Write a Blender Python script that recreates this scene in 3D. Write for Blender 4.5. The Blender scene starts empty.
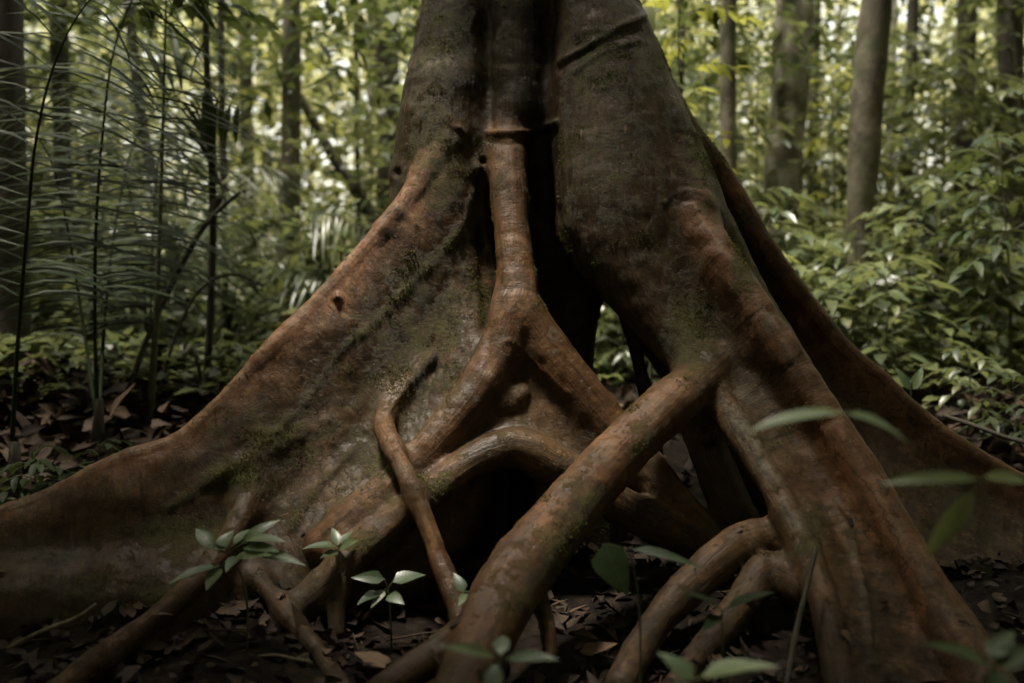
import bpy, math, os
import numpy as np
from mathutils import Vector
RNG = np.random.default_rng(7)
R = math.radians
scn = bpy.context.scene
COL = scn.collection

# ---------------------------------------------------------------- camera, sky, sun, exposure
F = 1024 * 35.0 / 36.0            # focal length in pixels (35 mm lens, 36 mm sensor)
H = 1.05                          # camera height
HY = 310.0                        # pixel row of the horizon
cam = bpy.data.cameras.new('camera')
cam.lens = 35.0; cam.sensor_width = 36.0; cam.sensor_fit = 'HORIZONTAL'
cam.shift_y = -(341.5 - HY) / 1024.0
cam.clip_start = 0.05; cam.clip_end = 400.0
cam.dof.use_dof = True; cam.dof.focus_distance = 4.0; cam.dof.aperture_fstop = 1.1
camo = bpy.data.objects.new('camera', cam); COL.objects.link(camo)
camo.location = (0, 0, H); camo.rotation_euler = (R(90), 0, 0)
scn.camera = camo

SUN_DIR = Vector((-0.20, -0.06, 0.975)).normalized()      # towards the sun: high, from the front left
SUN_EL = math.asin(SUN_DIR.z); SUN_AZ = math.atan2(SUN_DIR.x, SUN_DIR.y)
world = bpy.data.worlds.new('World'); scn.world = world; world.use_nodes = True
wn, wl = world.node_tree.nodes, world.node_tree.links
sky = wn.new('ShaderNodeTexSky'); sky.sky_type = 'NISHITA'; sky.sun_disc = False
sky.sun_elevation = SUN_EL; sky.sun_rotation = SUN_AZ; sky.air_density = 1.0; sky.dust_density = 3.0
hsv = wn.new('ShaderNodeHueSaturation'); hsv.inputs['Saturation'].default_value = 0.25   # thin cloud: a paler sky
warm = wn.new('ShaderNodeMix'); warm.data_type = 'RGBA'; warm.blend_type = 'MULTIPLY'; warm.inputs[0].default_value = 1.0
warm.inputs[7].default_value = (1.0, 0.95, 0.80, 1)
wl.new(sky.outputs[0], hsv.inputs['Color']); wl.new(hsv.outputs[0], warm.inputs[6])
wl.new(warm.outputs[2], wn['Background'].inputs[0]); wn['Background'].inputs[1].default_value = 0.0523

sl = bpy.data.lights.new('sun', 'SUN'); sl.energy = 1.5; sl.angle = R(10); sl.color = (1.0, 0.92, 0.79)
sun = bpy.data.objects.new('sun', sl); COL.objects.link(sun)
sun.rotation_euler = SUN_DIR.to_track_quat('Z', 'Y').to_euler(); sun.location = (0, 0, 30)

vs = scn.view_settings
vs.view_transform = 'Standard'; vs.look = 'None'; vs.gamma = 1.0; vs.use_curve_mapping = False; vs.exposure = 3.40
scn.cycles.max_bounces = 6; scn.cycles.diffuse_bounces = 3; scn.cycles.glossy_bounces = 2
scn.cycles.transmission_bounces = 4; scn.cycles.transparent_max_bounces = 4
scn.cycles.use_denoising = True; scn.cycles.sample_clamp_indirect = 2.1

# ---------------------------------------------------------------- helpers
def P(px, py, d):
    """The world point seen at pixel (px, py) at depth d metres in front of the lens."""
    return np.array([(px - 512.0) / F * d, d, H - (py - HY) / F * d])

def smooth(e0, e1, x):
    t = np.clip((x - e0) / (e1 - e0), 0, 1)
    return t * t * (3 - 2 * t)

def hash3(ix, iy, iz, seed):
    h = (ix.astype(np.int64) * 73856093) ^ (iy.astype(np.int64) * 19349663) ^ (iz.astype(np.int64) * 83492791) ^ (seed * 2654435761)
    h = (h ^ (h >> 13)) * 1274126177 & 0x7fffffff
    h = (h ^ (h >> 16)) & 0xffffff
    return h / float(0xffffff) * 2 - 1

def vnoise(p, scale, seed=1):
    q = np.asarray(p) * scale
    i = np.floor(q); f = q - i; f = f * f * f * (f * (f * 6 - 15) + 10)
    i = i.astype(np.int64)
    out = 0
    for a in (0, 1):
        wa = f[:, 0] if a else 1 - f[:, 0]
        for b in (0, 1):
            wb = f[:, 1] if b else 1 - f[:, 1]
            for c in (0, 1):
                wc = f[:, 2] if c else 1 - f[:, 2]
                out = out + wa * wb * wc * hash3(i[:, 0] + a, i[:, 1] + b, i[:, 2] + c, seed)
    return out

def fbm(p, scale, octaves=3, seed=1):
    out = 0; amp = 1.0
    for o in range(octaves):
        out = out + amp * vnoise(p, scale, seed + o); amp *= 0.5; scale *= 2.03
    return out

def ground_z(x, y):
    x = np.asarray(x, float); y = np.asarray(y, float)
    p = np.stack([x, y, np.zeros_like(x)], -1).reshape(-1, 3)
    n = (fbm(p, 0.9, 3, 11) * 0.035).reshape(x.shape)
    back = smooth(4.6, 7.6, y + 0.15 * np.abs(x)) * 0.42
    far = np.clip(y - 8, 0, 60) * 0.018
    leftm = 0.22 * np.exp(-(((x + 2.9) / 1.3) ** 2 + ((y - 6.6) / 1.0) ** 2))
    front = -0.17 * (1 - smooth(2.7, 4.1, y))
    return n + back + far + leftm + front

def catmull(pts, n):
    """Smooth curve through control rows (any width), n samples per span."""
    p = np.asarray(pts, float)
    if len(p) < 3:
        t = np.linspace(0, 1, n + 1)[:, None]
        return p[0] * (1 - t) + p[1] * t
    p = np.vstack([2 * p[0] - p[1], p, 2 * p[-1] - p[-2]])
    out = []
    for i in range(1, len(p) - 2):
        t = np.arange(n)[:, None] / n
        a, b, c, d = p[i - 1], p[i], p[i + 1], p[i + 2]
        out.append(0.5 * (2 * b + (c - a) * t + (2 * a - 5 * b + 4 * c - d) * t ** 2 + (3 * b - a - 3 * c + d) * t ** 3))
    out.append(p[-2][None])
    return np.vstack(out)

def new_mesh(name, V, faces, mat=None, attrs=None, shade=True, normals=None):
    """faces: (n,3) or (n,4) int array, or a list of such arrays."""
    V = np.ascontiguousarray(V, dtype=np.float32)
    fl = faces if isinstance(faces, list) else [faces]
    fl = [np.asarray(f, dtype=np.int32) for f in fl if len(f)]
    me = bpy.data.meshes.new(name)
    me.vertices.add(len(V)); me.vertices.foreach_set('co', V.ravel())
    idx = np.concatenate([f.ravel() for f in fl])
    cnt = np.concatenate([np.full(len(f), f.shape[1], np.int32) for f in fl])
    st = np.concatenate([[0], np.cumsum(cnt)[:-1]]).astype(np.int32)
    me.loops.add(len(idx)); me.loops.foreach_set('vertex_index', idx)
    me.polygons.add(len(cnt)); me.polygons.foreach_set('loop_start', st)
    me.polygons.foreach_set('use_smooth', np.full(len(cnt), shade, dtype=bool))
    for k, a in (attrs or {}).items():
        at = me.attributes.new(k, 'FLOAT', 'POINT'); at.data.foreach_set('value', np.ascontiguousarray(a, dtype=np.float32))
    me.update(calc_edges=True); me.validate()
    if normals is not None:
        me.normals_split_custom_set_from_vertices(np.asarray(normals, dtype=np.float32))
    if mat: me.materials.append(mat)
    return me

def tag(o, label=None, cat=None, group=None, kind=None):
    if label: o['label'] = label
    if cat: o['category'] = cat
    if group: o['group'] = group
    if kind: o['kind'] = kind
    return o

def obj(name, me, parent=None, loc=None):
    o = bpy.data.objects.new(name, me); COL.objects.link(o)
    if parent: o.parent = parent
    if loc is not None: o.location = loc
    return o

def thing(name, label, cat, loc=(0, 0, 0), group=None):
    o = bpy.data.objects.new(name, None); COL.objects.link(o)
    o.empty_display_size = 0.1; o.location = loc
    return tag(o, label, cat, group)

class Geo:
    """Collects vertices, faces and one random number per piece; build() links them as ONE mesh."""
    def __init__(s): s.V = []; s.F4 = []; s.F3 = []; s.A = []; s.B = []; s.n = 0
    def add(s, V, F, a=None, b=None):
        V = np.asarray(V, float); F = np.asarray(F)
        (s.F4 if F.shape[1] == 4 else s.F3).append(F + s.n)
        s.V.append(V); s.A.append(np.zeros(len(V)) if a is None else np.broadcast_to(a, (len(V),)))
        s.B.append(np.full((len(V), 2), 0.5) if b is None else b)
        s.n += len(V)
    def build(s, name, mat, parent=None, origin=(0, 0, 0), shade=True):
        V = np.vstack(s.V) - np.asarray(origin, float)
        fl = []
        if s.F4: fl.append(np.vstack(s.F4))
        if s.F3: fl.append(np.vstack(s.F3))
        return obj(name, new_mesh(name, V, fl, mat, {'rnd': np.concatenate(s.A), 'leaf_x': np.vstack(s.B)[:, 0], 'leaf_y': np.vstack(s.B)[:, 1]}, shade), parent)

def tube_geo(pts, rad, seg=8, cap=True, wob=0.0, seed=0):
    """Tapered tube round a polyline."""
    p = np.asarray(pts, float); r = np.broadcast_to(np.asarray(rad, float), (len(p),))
    t = np.gradient(p, axis=0); t /= np.linalg.norm(t, axis=1)[:, None] + 1e-9
    ref = np.array([0.0, 0, 1]) if abs(t[0][2]) < 0.9 else np.array([1.0, 0, 0])
    V = []
    u = np.cross(t[0], ref); u /= np.linalg.norm(u)
    for i in range(len(p)):
        u = u - t[i] * np.dot(u, t[i]); u /= np.linalg.norm(u) + 1e-9
        v = np.cross(t[i], u)
        a = np.arange(seg) / seg * 2 * np.pi
        V.append(p[i] + r[i] * (np.cos(a)[:, None] * u + np.sin(a)[:, None] * v))
    V = np.vstack(V)
    if wob:
        c = np.repeat(p, seg, 0); d = V - c
        V = c + d * (1 + wob * fbm(V, 0.6 / (r.mean() + 1e-6) * 0.5, 3, seed + 3))[:, None]
    i = np.arange(len(p) - 1)[:, None] * seg; j = np.arange(seg)[None]
    F4 = np.stack([i + j, i + (j + 1) % seg, i + seg + (j + 1) % seg, i + seg + j], -1).reshape(-1, 4)
    if cap:
        n = len(V); V = np.vstack([V, p[0] - t[0] * r[0] * 0.3, p[-1] + t[-1] * r[-1] * 0.3])
        b = (len(p) - 1) * seg; jj = np.arange(seg)
        c1 = np.stack([np.full(seg, n), (jj + 1) % seg, jj, np.full(seg, n)], -1)[:, :3]
        c2 = np.stack([np.full(seg, n + 1), b + jj, b + (jj + 1) % seg], -1)
        return V, F4, np.vstack([c1, c2])
    return V, F4, None

def add_tube(g, pts, rad, seg=8, a=0.5, wob=0.0, seed=0):
    V, F4, F3 = tube_geo(pts, rad, seg, True, wob, seed)
    n = g.n
    g.add(V, F4, a)
    g.F3.append(F3 + n)

def leaf_template(nx=6, shape='lance', fold=0.25, droop=0.25, wave=0.0):
    """A leaf along +x, length 1, half width 1 (scaled later); columns of three vertices."""
    t = np.linspace(0, 1, nx)
    if shape == 'lance': w = np.sin(np.pi * t ** 0.85) ** 0.9
    elif shape == 'ovate': w = np.sin(np.pi * t ** 0.62) ** 0.8 * (1 - 0.25 * t)
    else: w = np.sin(np.pi * np.clip(t, 0, 1)) ** 0.5
    w[0] = 0.04; w[-1] = 0.02
    x = np.repeat(t, 3); y = np.stack([-w, 0 * w, w], 1).ravel()
    z = np.stack([fold * w, 0 * w, fold * w], 1).ravel()
    z = z + wave * np.sin(x * 14) * np.abs(y)
    b = -droop * x ** 2
    i = np.arange(nx - 1) * 3
    Fc = np.vstack([np.stack([i, i + 1, i + 4, i + 3], 1), np.stack([i + 1, i + 2, i + 5, i + 4], 1)])
    return x, y, z, b, Fc

def add_leaves(g, tmpl, base, direc, up, length, width, rnd=None, curl=1.0):
    """Many leaves at once: base points, directions, rough up vectors, lengths, half widths."""
    x, y, z, b, Fc = tmpl
    base = np.atleast_2d(base); n = len(base)
    d = np.array(np.broadcast_to(direc, (n, 3)), float); d /= np.linalg.norm(d, axis=1)[:, None] + 1e-9
    s = np.cross(np.broadcast_to(up, (n, 3)), d); ln = np.linalg.norm(s, axis=1)[:, None]
    s = np.where(ln < 1e-3, np.array([1.0, 0, 0]), s / (ln + 1e-9)); u = np.cross(d, s)
    L = np.broadcast_to(length, (n,)).astype(float); W = np.broadcast_to(width, (n,)).astype(float)
    C = np.broadcast_to(curl, (n,)).astype(float)
    V = (base[:, None] + d[:, None] * (x[None, :, None] * L[:, None, None]) + s[:, None] * (y[None, :, None] * W[:, None, None])
         + u[:, None] * ((z[None] * W[:, None] + b[None] * (L * C)[:, None])[..., None]))
    Fa = (Fc[None] + (np.arange(n) * len(x))[:, None, None]).reshape(-1, Fc.shape[1])
    rnd = RNG.random(n) if rnd is None else np.broadcast_to(rnd, (n,))
    yn = y / (np.abs(y).max() + 1e-9)
    g.add(V.reshape(-1, 3), Fa, np.repeat(rnd, len(x)), np.tile(np.stack([x, yn], 1), (n, 1)))

def rand_unit(n):
    v = RNG.normal(size=(n, 3)); return v / np.linalg.norm(v, axis=1)[:, None]

# ---------------------------------------------------------------- materials
def mat_new(name):
    m = bpy.data.materials.new(name); m.use_nodes = True
    nt = m.node_tree; b = nt.nodes['Principled BSDF']
    return m, nt, b
def N(nt, t, **kw):
    n = nt.nodes.new(t)
    for k, v in kw.items(): setattr(n, k, v)
    return n
def ramp(nt, stops, fac=None, interp='LINEAR'):
    r = N(nt, 'ShaderNodeValToRGB'); cr = r.color_ramp; cr.interpolation = interp
    while len(cr.elements) < len(stops): cr.elements.new(0.5)
    for e, (p, c) in zip(cr.elements, stops): e.position = p; e.color = (*c, 1) if len(c) == 3 else c
    if fac is not None: nt.links.new(fac, r.inputs[0])
    return r
def noise(nt, vec, scale, detail=5, rough=0.55, dist=0.0):
    n = N(nt, 'ShaderNodeTexNoise'); n.inputs['Scale'].default_value = scale; n.inputs['Detail'].default_value = detail
    n.inputs['Roughness'].default_value = rough; n.inputs['Distortion'].default_value = dist
    if vec is not None: nt.links.new(vec, n.inputs['Vector'])
    return n.outputs['Fac']
def math_(nt, op, a, b=None, clamp=False):
    n = N(nt, 'ShaderNodeMath', operation=op); n.use_clamp = clamp
    for i, v in enumerate((a, b)):
        if v is None: continue
        if isinstance(v, (int, float)): n.inputs[i].default_value = v
        else: nt.links.new(v, n.inputs[i])
    return n.outputs[0]
def mapr(nt, v, a, b, c=0.0, d=1.0):
    n = N(nt, 'ShaderNodeMapRange'); nt.links.new(v, n.inputs[0])
    for i, x in enumerate((a, b, c, d)): n.inputs[i + 1].default_value = x
    return n.outputs[0]
def mix(nt, fac, a, b, blend='MIX'):
    n = N(nt, 'ShaderNodeMix', data_type='RGBA', blend_type=blend)
    for sock, v in ((0, fac), (6, a), (7, b)):
        if isinstance(v, (int, float)): n.inputs[sock].default_value = v
        elif isinstance(v, tuple): n.inputs[sock].default_value = (*v, 1)
        else: nt.links.new(v, n.inputs[sock])
    return n.outputs[2]
def attr(nt, name):
    n = N(nt, 'ShaderNodeAttribute'); n.attribute_name = name; return n.outputs['Fac']
def bump(nt, h, strength, dist, prev=None):
    n = N(nt, 'ShaderNodeBump'); n.inputs['Strength'].default_value = strength; n.inputs['Distance'].default_value = dist
    nt.links.new(h, n.inputs['Height'])
    if prev is not None: nt.links.new(prev, n.inputs['Normal'])
    return n.outputs[0]

def vec(nt, a, b, c, ka, kb, kc):
    """Combine three values into a texture vector with a scale for each."""
    cb = N(nt, 'ShaderNodeCombineXYZ')
    for i, (v, k) in enumerate(((a, ka), (b, kb), (c, kc))):
        if v is not None: nt.links.new(math_(nt, 'MULTIPLY', v, k), cb.inputs[i])
    return cb.outputs[0]

def bark_giant():
    m, nt, b = mat_new('giant_bark')
    tc = N(nt, 'ShaderNodeTexCoord').outputs['Object']
    crest, moss, pale, s, ac, sharp, tone, mud = (attr(nt, k) for k in ('crest', 'moss', 'pale', 'along', 'across', 'sharp', 'tone', 'mud'))
    big = noise(nt, tc, 2.0, 5, 0.65); mid = noise(nt, tc, 8, 6, 0.65); fine = noise(nt, tc, 60, 6, 0.65)
    stain = noise(nt, tc, 1.3, 7, 0.72, 0.8)
    along = noise(nt, vec(nt, s, ac, None, 2.2, 42, 0), 1.0, 6, 0.7, 0.4)          # lengthwise grain
    cross = noise(nt, vec(nt, s, ac, None, 95, 9, 0), 1.0, 4, 0.6, 0.5)            # fine rings round the roots
    cross2 = noise(nt, vec(nt, s, ac, None, 26, 5, 0), 1.0, 4, 0.6, 0.8)
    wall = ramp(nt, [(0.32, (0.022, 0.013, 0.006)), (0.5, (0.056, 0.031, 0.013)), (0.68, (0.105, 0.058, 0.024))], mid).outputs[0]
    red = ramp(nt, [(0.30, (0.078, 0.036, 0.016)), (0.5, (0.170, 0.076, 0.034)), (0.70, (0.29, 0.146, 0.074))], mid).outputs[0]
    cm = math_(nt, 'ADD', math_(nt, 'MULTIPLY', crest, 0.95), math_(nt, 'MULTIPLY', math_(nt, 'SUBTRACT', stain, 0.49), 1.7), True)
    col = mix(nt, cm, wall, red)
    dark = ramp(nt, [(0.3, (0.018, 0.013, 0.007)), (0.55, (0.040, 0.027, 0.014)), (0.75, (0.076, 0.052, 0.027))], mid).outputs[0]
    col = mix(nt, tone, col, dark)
    col = mix(nt, mapr(nt, tone, 0.80, 1.0), col, mix(nt, 1.0, col, (0.50, 0.47, 0.44), 'MULTIPLY'))   # darker still at high tone: middle column, deep columns, cave wall
    col = mix(nt, mapr(nt, stain, 0.36, 0.60), mix(nt, 1.0, col, (0.62, 0.60, 0.56), 'MULTIPLY'), col)
    olive = math_(nt, 'MULTIPLY', mapr(nt, noise(nt, tc, 3.4, 7, 0.7), 0.44, 0.60), math_(nt, 'SUBTRACT', 0.48, math_(nt, 'MULTIPLY', crest, 0.40)), True)
    col = mix(nt, olive, col, (0.050, 0.042, 0.016))
    gr = math_(nt, 'MULTIPLY', mapr(nt, along, 0.50, 0.34), math_(nt, 'SUBTRACT', 0.85, math_(nt, 'MULTIPLY', crest, 0.4)), True)
    col = mix(nt, gr, col, mix(nt, 1.0, col, (0.30, 0.26, 0.24), 'MULTIPLY'))
    hi = math_(nt, 'MULTIPLY', mapr(nt, along, 0.56, 0.68), mapr(nt, big, 0.45, 0.6))
    col = mix(nt, math_(nt, 'MULTIPLY', hi, 0.22), col, (0.19, 0.105, 0.050))
    col = mix(nt, math_(nt, 'MULTIPLY', mapr(nt, fine, 0.46, 0.34), 0.55), col, (0.018, 0.012, 0.008))
    # flaked lighter patches and pinhead lenticels set in rows across the grain
    fl = math_(nt, 'MULTIPLY', mapr(nt, noise(nt, tc, 34, 8, 0.75), 0.56, 0.63), math_(nt, 'MULTIPLY', mapr(nt, big, 0.47, 0.60), math_(nt, 'SUBTRACT', 1.0, math_(nt, 'MULTIPLY', tone, 0.8))))
    col = mix(nt, math_(nt, 'MULTIPLY', fl, 0.28), col, (0.23, 0.14, 0.075))
    vo = N(nt, 'ShaderNodeTexVoronoi'); vo.inputs['Scale'].default_value = 1.0; nt.links.new(vec(nt, s, ac, None, 60, 30, 0), vo.inputs['Vector'])
    dots = math_(nt, 'MULTIPLY', mapr(nt, vo.outputs['Distance'], 0.20, 0.10), mapr(nt, noise(nt, tc, 5, 4), 0.50, 0.58), True)
    col = mix(nt, math_(nt, 'MULTIPLY', dots, 0.40), col, (0.27, 0.19, 0.12))
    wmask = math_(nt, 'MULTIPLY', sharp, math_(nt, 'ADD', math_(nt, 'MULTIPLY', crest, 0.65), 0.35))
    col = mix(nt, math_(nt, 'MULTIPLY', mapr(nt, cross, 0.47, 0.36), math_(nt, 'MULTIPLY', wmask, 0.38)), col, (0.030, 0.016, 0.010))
    # cracks: thin dark lines running with the grain
    cv = N(nt, 'ShaderNodeTexVoronoi', feature='DISTANCE_TO_EDGE'); cv.inputs['Scale'].default_value = 1.0
    cw = N(nt, 'ShaderNodeVectorMath', operation='ADD'); nt.links.new(vec(nt, s, ac, None, 3.2, 13, 0), cw.inputs[0])
    nz = N(nt, 'ShaderNodeTexNoise'); nz.inputs['Scale'].default_value = 9; nz.inputs['Detail'].default_value = 5; nt.links.new(tc, nz.inputs['Vector'])
    nt.links.new(nz.outputs['Color'], cw.inputs[1]); nt.links.new(cw.outputs[0], cv.inputs['Vector'])
    crack = math_(nt, 'MULTIPLY', mapr(nt, cv.outputs['Distance'], 0.035, 0.004), math_(nt, 'MULTIPLY', mapr(nt, big, 0.44, 0.56), sharp), True)
    col = mix(nt, math_(nt, 'MULTIPLY', crack, 0.75), col, (0.014, 0.009, 0.006))
    # lichen crust, and the rim light painted pale along the crests
    lich_rim = math_(nt, 'MULTIPLY', pale, mapr(nt, noise(nt, tc, 22, 9, 0.78), 0.45, 0.54), True)
    col = mix(nt, math_(nt, 'MULTIPLY', lich_rim, 0.8), col, mix(nt, mid, (0.16, 0.15, 0.10), (0.33, 0.27, 0.19)))
    # mud splashed and dried on at the foot
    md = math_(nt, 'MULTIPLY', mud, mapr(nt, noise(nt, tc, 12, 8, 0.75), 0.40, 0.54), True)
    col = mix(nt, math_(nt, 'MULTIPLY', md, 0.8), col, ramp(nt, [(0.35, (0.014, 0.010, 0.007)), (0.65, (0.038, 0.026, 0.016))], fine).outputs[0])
    # moss film
    mn = noise(nt, tc, 13, 9, 0.78)
    mg = math_(nt, 'MULTIPLY', mapr(nt, math_(nt, 'ADD', moss, math_(nt, 'MULTIPLY', math_(nt, 'SUBTRACT', mn, 0.5), 2.6)), 0.22, 0.72), 0.82, True)
    col = mix(nt, mg, col, ramp(nt, [(0.3, (0.034, 0.036, 0.010)), (0.7, (0.105, 0.105, 0.028))], fine).outputs[0])
    nt.links.new(col, b.inputs['Base Color'])
    ro = math_(nt, 'ADD', mapr(nt, big, 0.35, 0.65, 0.36, 0.58), math_(nt, 'MULTIPLY', math_(nt, 'ADD', mg, md), 0.3), True)
    nt.links.new(ro, b.inputs['Roughness']); b.inputs['Specular IOR Level'].default_value = 0.22
    n = bump(nt, mid, 0.35, 0.02)
    n = bump(nt, along, 0.55, 0.010, n)
    n = bump(nt, math_(nt, 'MULTIPLY', math_(nt, 'ADD', cross, math_(nt, 'MULTIPLY', cross2, 1.6)), wmask), 0.22, 0.008, n)
    n = bump(nt, crack, -0.7, 0.006, n)
    n = bump(nt, math_(nt, 'ADD', fine, math_(nt, 'ADD', math_(nt, 'MULTIPLY', fl, 0.5), math_(nt, 'MULTIPLY', lich_rim, 0.6))), 0.40, 0.006, n)
    n = bump(nt, math_(nt, 'MULTIPLY', mg, noise(nt, tc, 200, 4, 0.7)), 0.9, 0.012, n)
    nt.links.new(n, b.inputs['Normal'])
    return m

def bark_plain(name, c0, c1, c2=None, scale=14, moss=0.0):
    m, nt, b = mat_new(name)
    tc = N(nt, 'ShaderNodeTexCoord').outputs['Object']
    mp = N(nt, 'ShaderNodeMapping'); nt.links.new(tc, mp.inputs[0]); mp.inputs['Scale'].default_value = (1, 1, 0.45)
    n1 = noise(nt, mp.outputs[0], scale, 6, 0.65); n2 = noise(nt, tc, 2.2, 5, 0.65)
    col = ramp(nt, [(0.3, c0), (0.65, c1)], n1).outputs[0]
    if c2: col = mix(nt, mapr(nt, n2, 0.47, 0.56), col, c2)
    if moss: col = mix(nt, math_(nt, 'MULTIPLY', mapr(nt, noise(nt, tc, 3.1, 6, 0.7), 0.45, 0.6), moss), col, (0.05, 0.062, 0.02))
    nt.links.new(col, b.inputs['Base Color']); b.inputs['Roughness'].default_value = 0.8
    nt.links.new(bump(nt, n1, 0.6, 0.02), b.inputs['Normal'])
    return m

def leaf_mat(name, stops, trans=0.35, rough=0.42, tcol=(0.20, 0.24, 0.03), spec=0.4, veins=False):
    m, nt, b = mat_new(name)
    rn = attr(nt, 'rnd')
    tc = N(nt, 'ShaderNodeTexCoord').outputs['Object']
    col = ramp(nt, stops, rn).outputs[0]
    col = mix(nt, 0.55, col, mix(nt, 1.0, col, ramp(nt, [(0.3, (0.5, 0.5, 0.5)), (0.7, (1.3, 1.25, 1.1))], noise(nt, tc, 25, 4)).outputs[0], 'MULTIPLY'))
    if veins:
        lx, ly = attr(nt, 'leaf_x'), math_(nt, 'ABSOLUTE', attr(nt, 'leaf_y'))
        rib = mapr(nt, ly, 0.09, 0.03)
        sv = math_(nt, 'SINE', math_(nt, 'MULTIPLY', math_(nt, 'SUBTRACT', lx, math_(nt, 'MULTIPLY', ly, 0.16)), 58.0))
        side = math_(nt, 'MULTIPLY', mapr(nt, sv, 0.80, 1.0), 0.55)
        vv = math_(nt, 'MAXIMUM', rib, side)
        col = mix(nt, math_(nt, 'MULTIPLY', vv, 0.5), col, mix(nt, 1.0, col, (1.9, 1.8, 1.7), 'MULTIPLY'))
        hole = mapr(nt, noise(nt, tc, 60, 3, 0.6), 0.66, 0.70)
        col = mix(nt, hole, col, (0.07, 0.05, 0.025))
        nt.links.new(bump(nt, math_(nt, 'SUBTRACT', 1.0, vv), 0.35, 0.003), b.inputs['Normal'])
    nt.links.new(col, b.inputs['Base Color']); b.inputs['Roughness'].default_value = rough
    b.inputs['Specular IOR Level'].default_value = spec
    if trans:
        tr = N(nt, 'ShaderNodeBsdfTranslucent')
        nt.links.new(mix(nt, 0.65, col, tcol), tr.inputs['Color'])
        ms = N(nt, 'ShaderNodeMixShader'); ms.inputs[0].default_value = trans
        nt.links.new(b.outputs[0], ms.inputs[1]); nt.links.new(tr.outputs[0], ms.inputs[2])
        nt.links.new(ms.outputs[0], nt.nodes['Material Output'].inputs[0])
    return m

def soil_mat():
    m, nt, b = mat_new('forest_soil')
    tc = N(nt, 'ShaderNodeTexCoord').outputs['Object']
    n1 = noise(nt, tc, 7, 8, 0.7); n2 = noise(nt, tc, 45, 6, 0.7)
    v = N(nt, 'ShaderNodeTexVoronoi'); v.inputs['Scale'].default_value = 16; nt.links.new(tc, v.inputs['Vector'])
    col = ramp(nt, [(0.3, (0.010, 0.007, 0.005)), (0.5, (0.024, 0.016, 0.010)), (0.7, (0.050, 0.033, 0.020))], n1).outputs[0]
    col = mix(nt, mapr(nt, v.outputs['Distance'], 0.25, 0.55), col, mix(nt, 1.0, col, (0.45, 0.42, 0.40), 'MULTIPLY'))
    nt.links.new(col, b.inputs['Base Color']); b.inputs['Roughness'].default_value = 0.9; b.inputs['Specular IOR Level'].default_value = 0.15
    nt.links.new(bump(nt, n2, 1.0, 0.03, bump(nt, n1, 0.8, 0.06)), b.inputs['Normal'])
    return m

M_GIANT = bark_giant()
M_BARK_BROWN = bark_plain('brown_bark', (0.020, 0.016, 0.011), (0.085, 0.064, 0.040), (0.16, 0.135, 0.095), 9, 0.7)
M_BARK_DARK = bark_plain('dark_bark', (0.018, 0.015, 0.011), (0.055, 0.043, 0.030), None, 16, 0.4)
M_BARK_PALE = bark_plain('pale_bark', (0.16, 0.145, 0.115), (0.46, 0.43, 0.36), (0.11, 0.09, 0.062), 9, 0.45)
M_STEM = bark_plain('green_stem', (0.035, 0.040, 0.018), (0.085, 0.085, 0.04), None, 30)
M_TWIG = bark_plain('dry_twig', (0.06, 0.045, 0.03), (0.17, 0.13, 0.09), None, 40)
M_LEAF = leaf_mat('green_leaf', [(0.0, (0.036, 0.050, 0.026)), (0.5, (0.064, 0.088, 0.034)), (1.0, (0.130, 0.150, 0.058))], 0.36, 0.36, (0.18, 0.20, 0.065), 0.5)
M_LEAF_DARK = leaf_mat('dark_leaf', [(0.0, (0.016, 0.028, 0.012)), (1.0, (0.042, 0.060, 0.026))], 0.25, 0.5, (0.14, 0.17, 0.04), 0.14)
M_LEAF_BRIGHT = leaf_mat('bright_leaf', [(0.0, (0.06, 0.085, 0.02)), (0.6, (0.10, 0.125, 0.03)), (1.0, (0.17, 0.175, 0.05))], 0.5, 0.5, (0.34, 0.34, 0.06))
M_FAR = leaf_mat('far_leaf', [(0.0, (0.05, 0.070, 0.02)), (0.5, (0.10, 0.120, 0.035)), (1.0, (0.19, 0.19, 0.07))], 0.55, 0.5, (0.44, 0.43, 0.20))
M_LEAF_BLUE = leaf_mat('grey_green_leaf', [(0.0, (0.036, 0.064, 0.028)), (0.6, (0.064, 0.100, 0.042)), (1.0, (0.105, 0.138, 0.062))], 0.25, 0.36, (0.12, 0.20, 0.06), 0.55, True)
M_LITTER = leaf_mat('dead_leaf', [(0.0, (0.013, 0.008, 0.006)), (0.45, (0.032, 0.021, 0.014)), (0.75, (0.058, 0.037, 0.023)), (0.90, (0.095, 0.064, 0.040)), (1.0, (0.19, 0.140, 0.095))], 0.0, 0.72, (0, 0, 0), 0.2, True)
M_SOIL = soil_mat()
M_MOSS = leaf_mat('moss', [(0.0, (0.030, 0.034, 0.010)), (0.6, (0.075, 0.078, 0.020)), (1.0, (0.14, 0.135, 0.035))], 0.3, 0.7, (0.16, 0.16, 0.03), 0.2)

# ---------------------------------------------------------------- the giant tree: distance field of roots -> one skin -> parts
def W4(rows):
    """(px, py, depth, radius px) rows -> world x, y, z, radius."""
    out = []
    for px, py, d, r in rows:
        out.append([*P(px, py, d), r / F * d])
    return np.array(out)

ROOTS = []          # name, list of (kind, data), blend k
def root(part, k, tubes=(), sheets=(), crest=0.0, tone=0.0):
    prim = []
    for t in tubes: prim.append(('tube', catmull(W4(t), 5)))
    for sh in sheets:
        rows = [W4(r) for r in sh]
        g = np.array([catmull(r, 4) for r in rows])                 # up along the rows
        g = np.array([catmull(g[:, j], 3 if len(rows) > 2 else 3) for j in range(g.shape[1])])
        prim.append(('sheet', g))
    ROOTS.append(dict(part=part, k=k, prim=prim, crest=crest, tone=tone))

def rowz(pairs): return pairs
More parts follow.
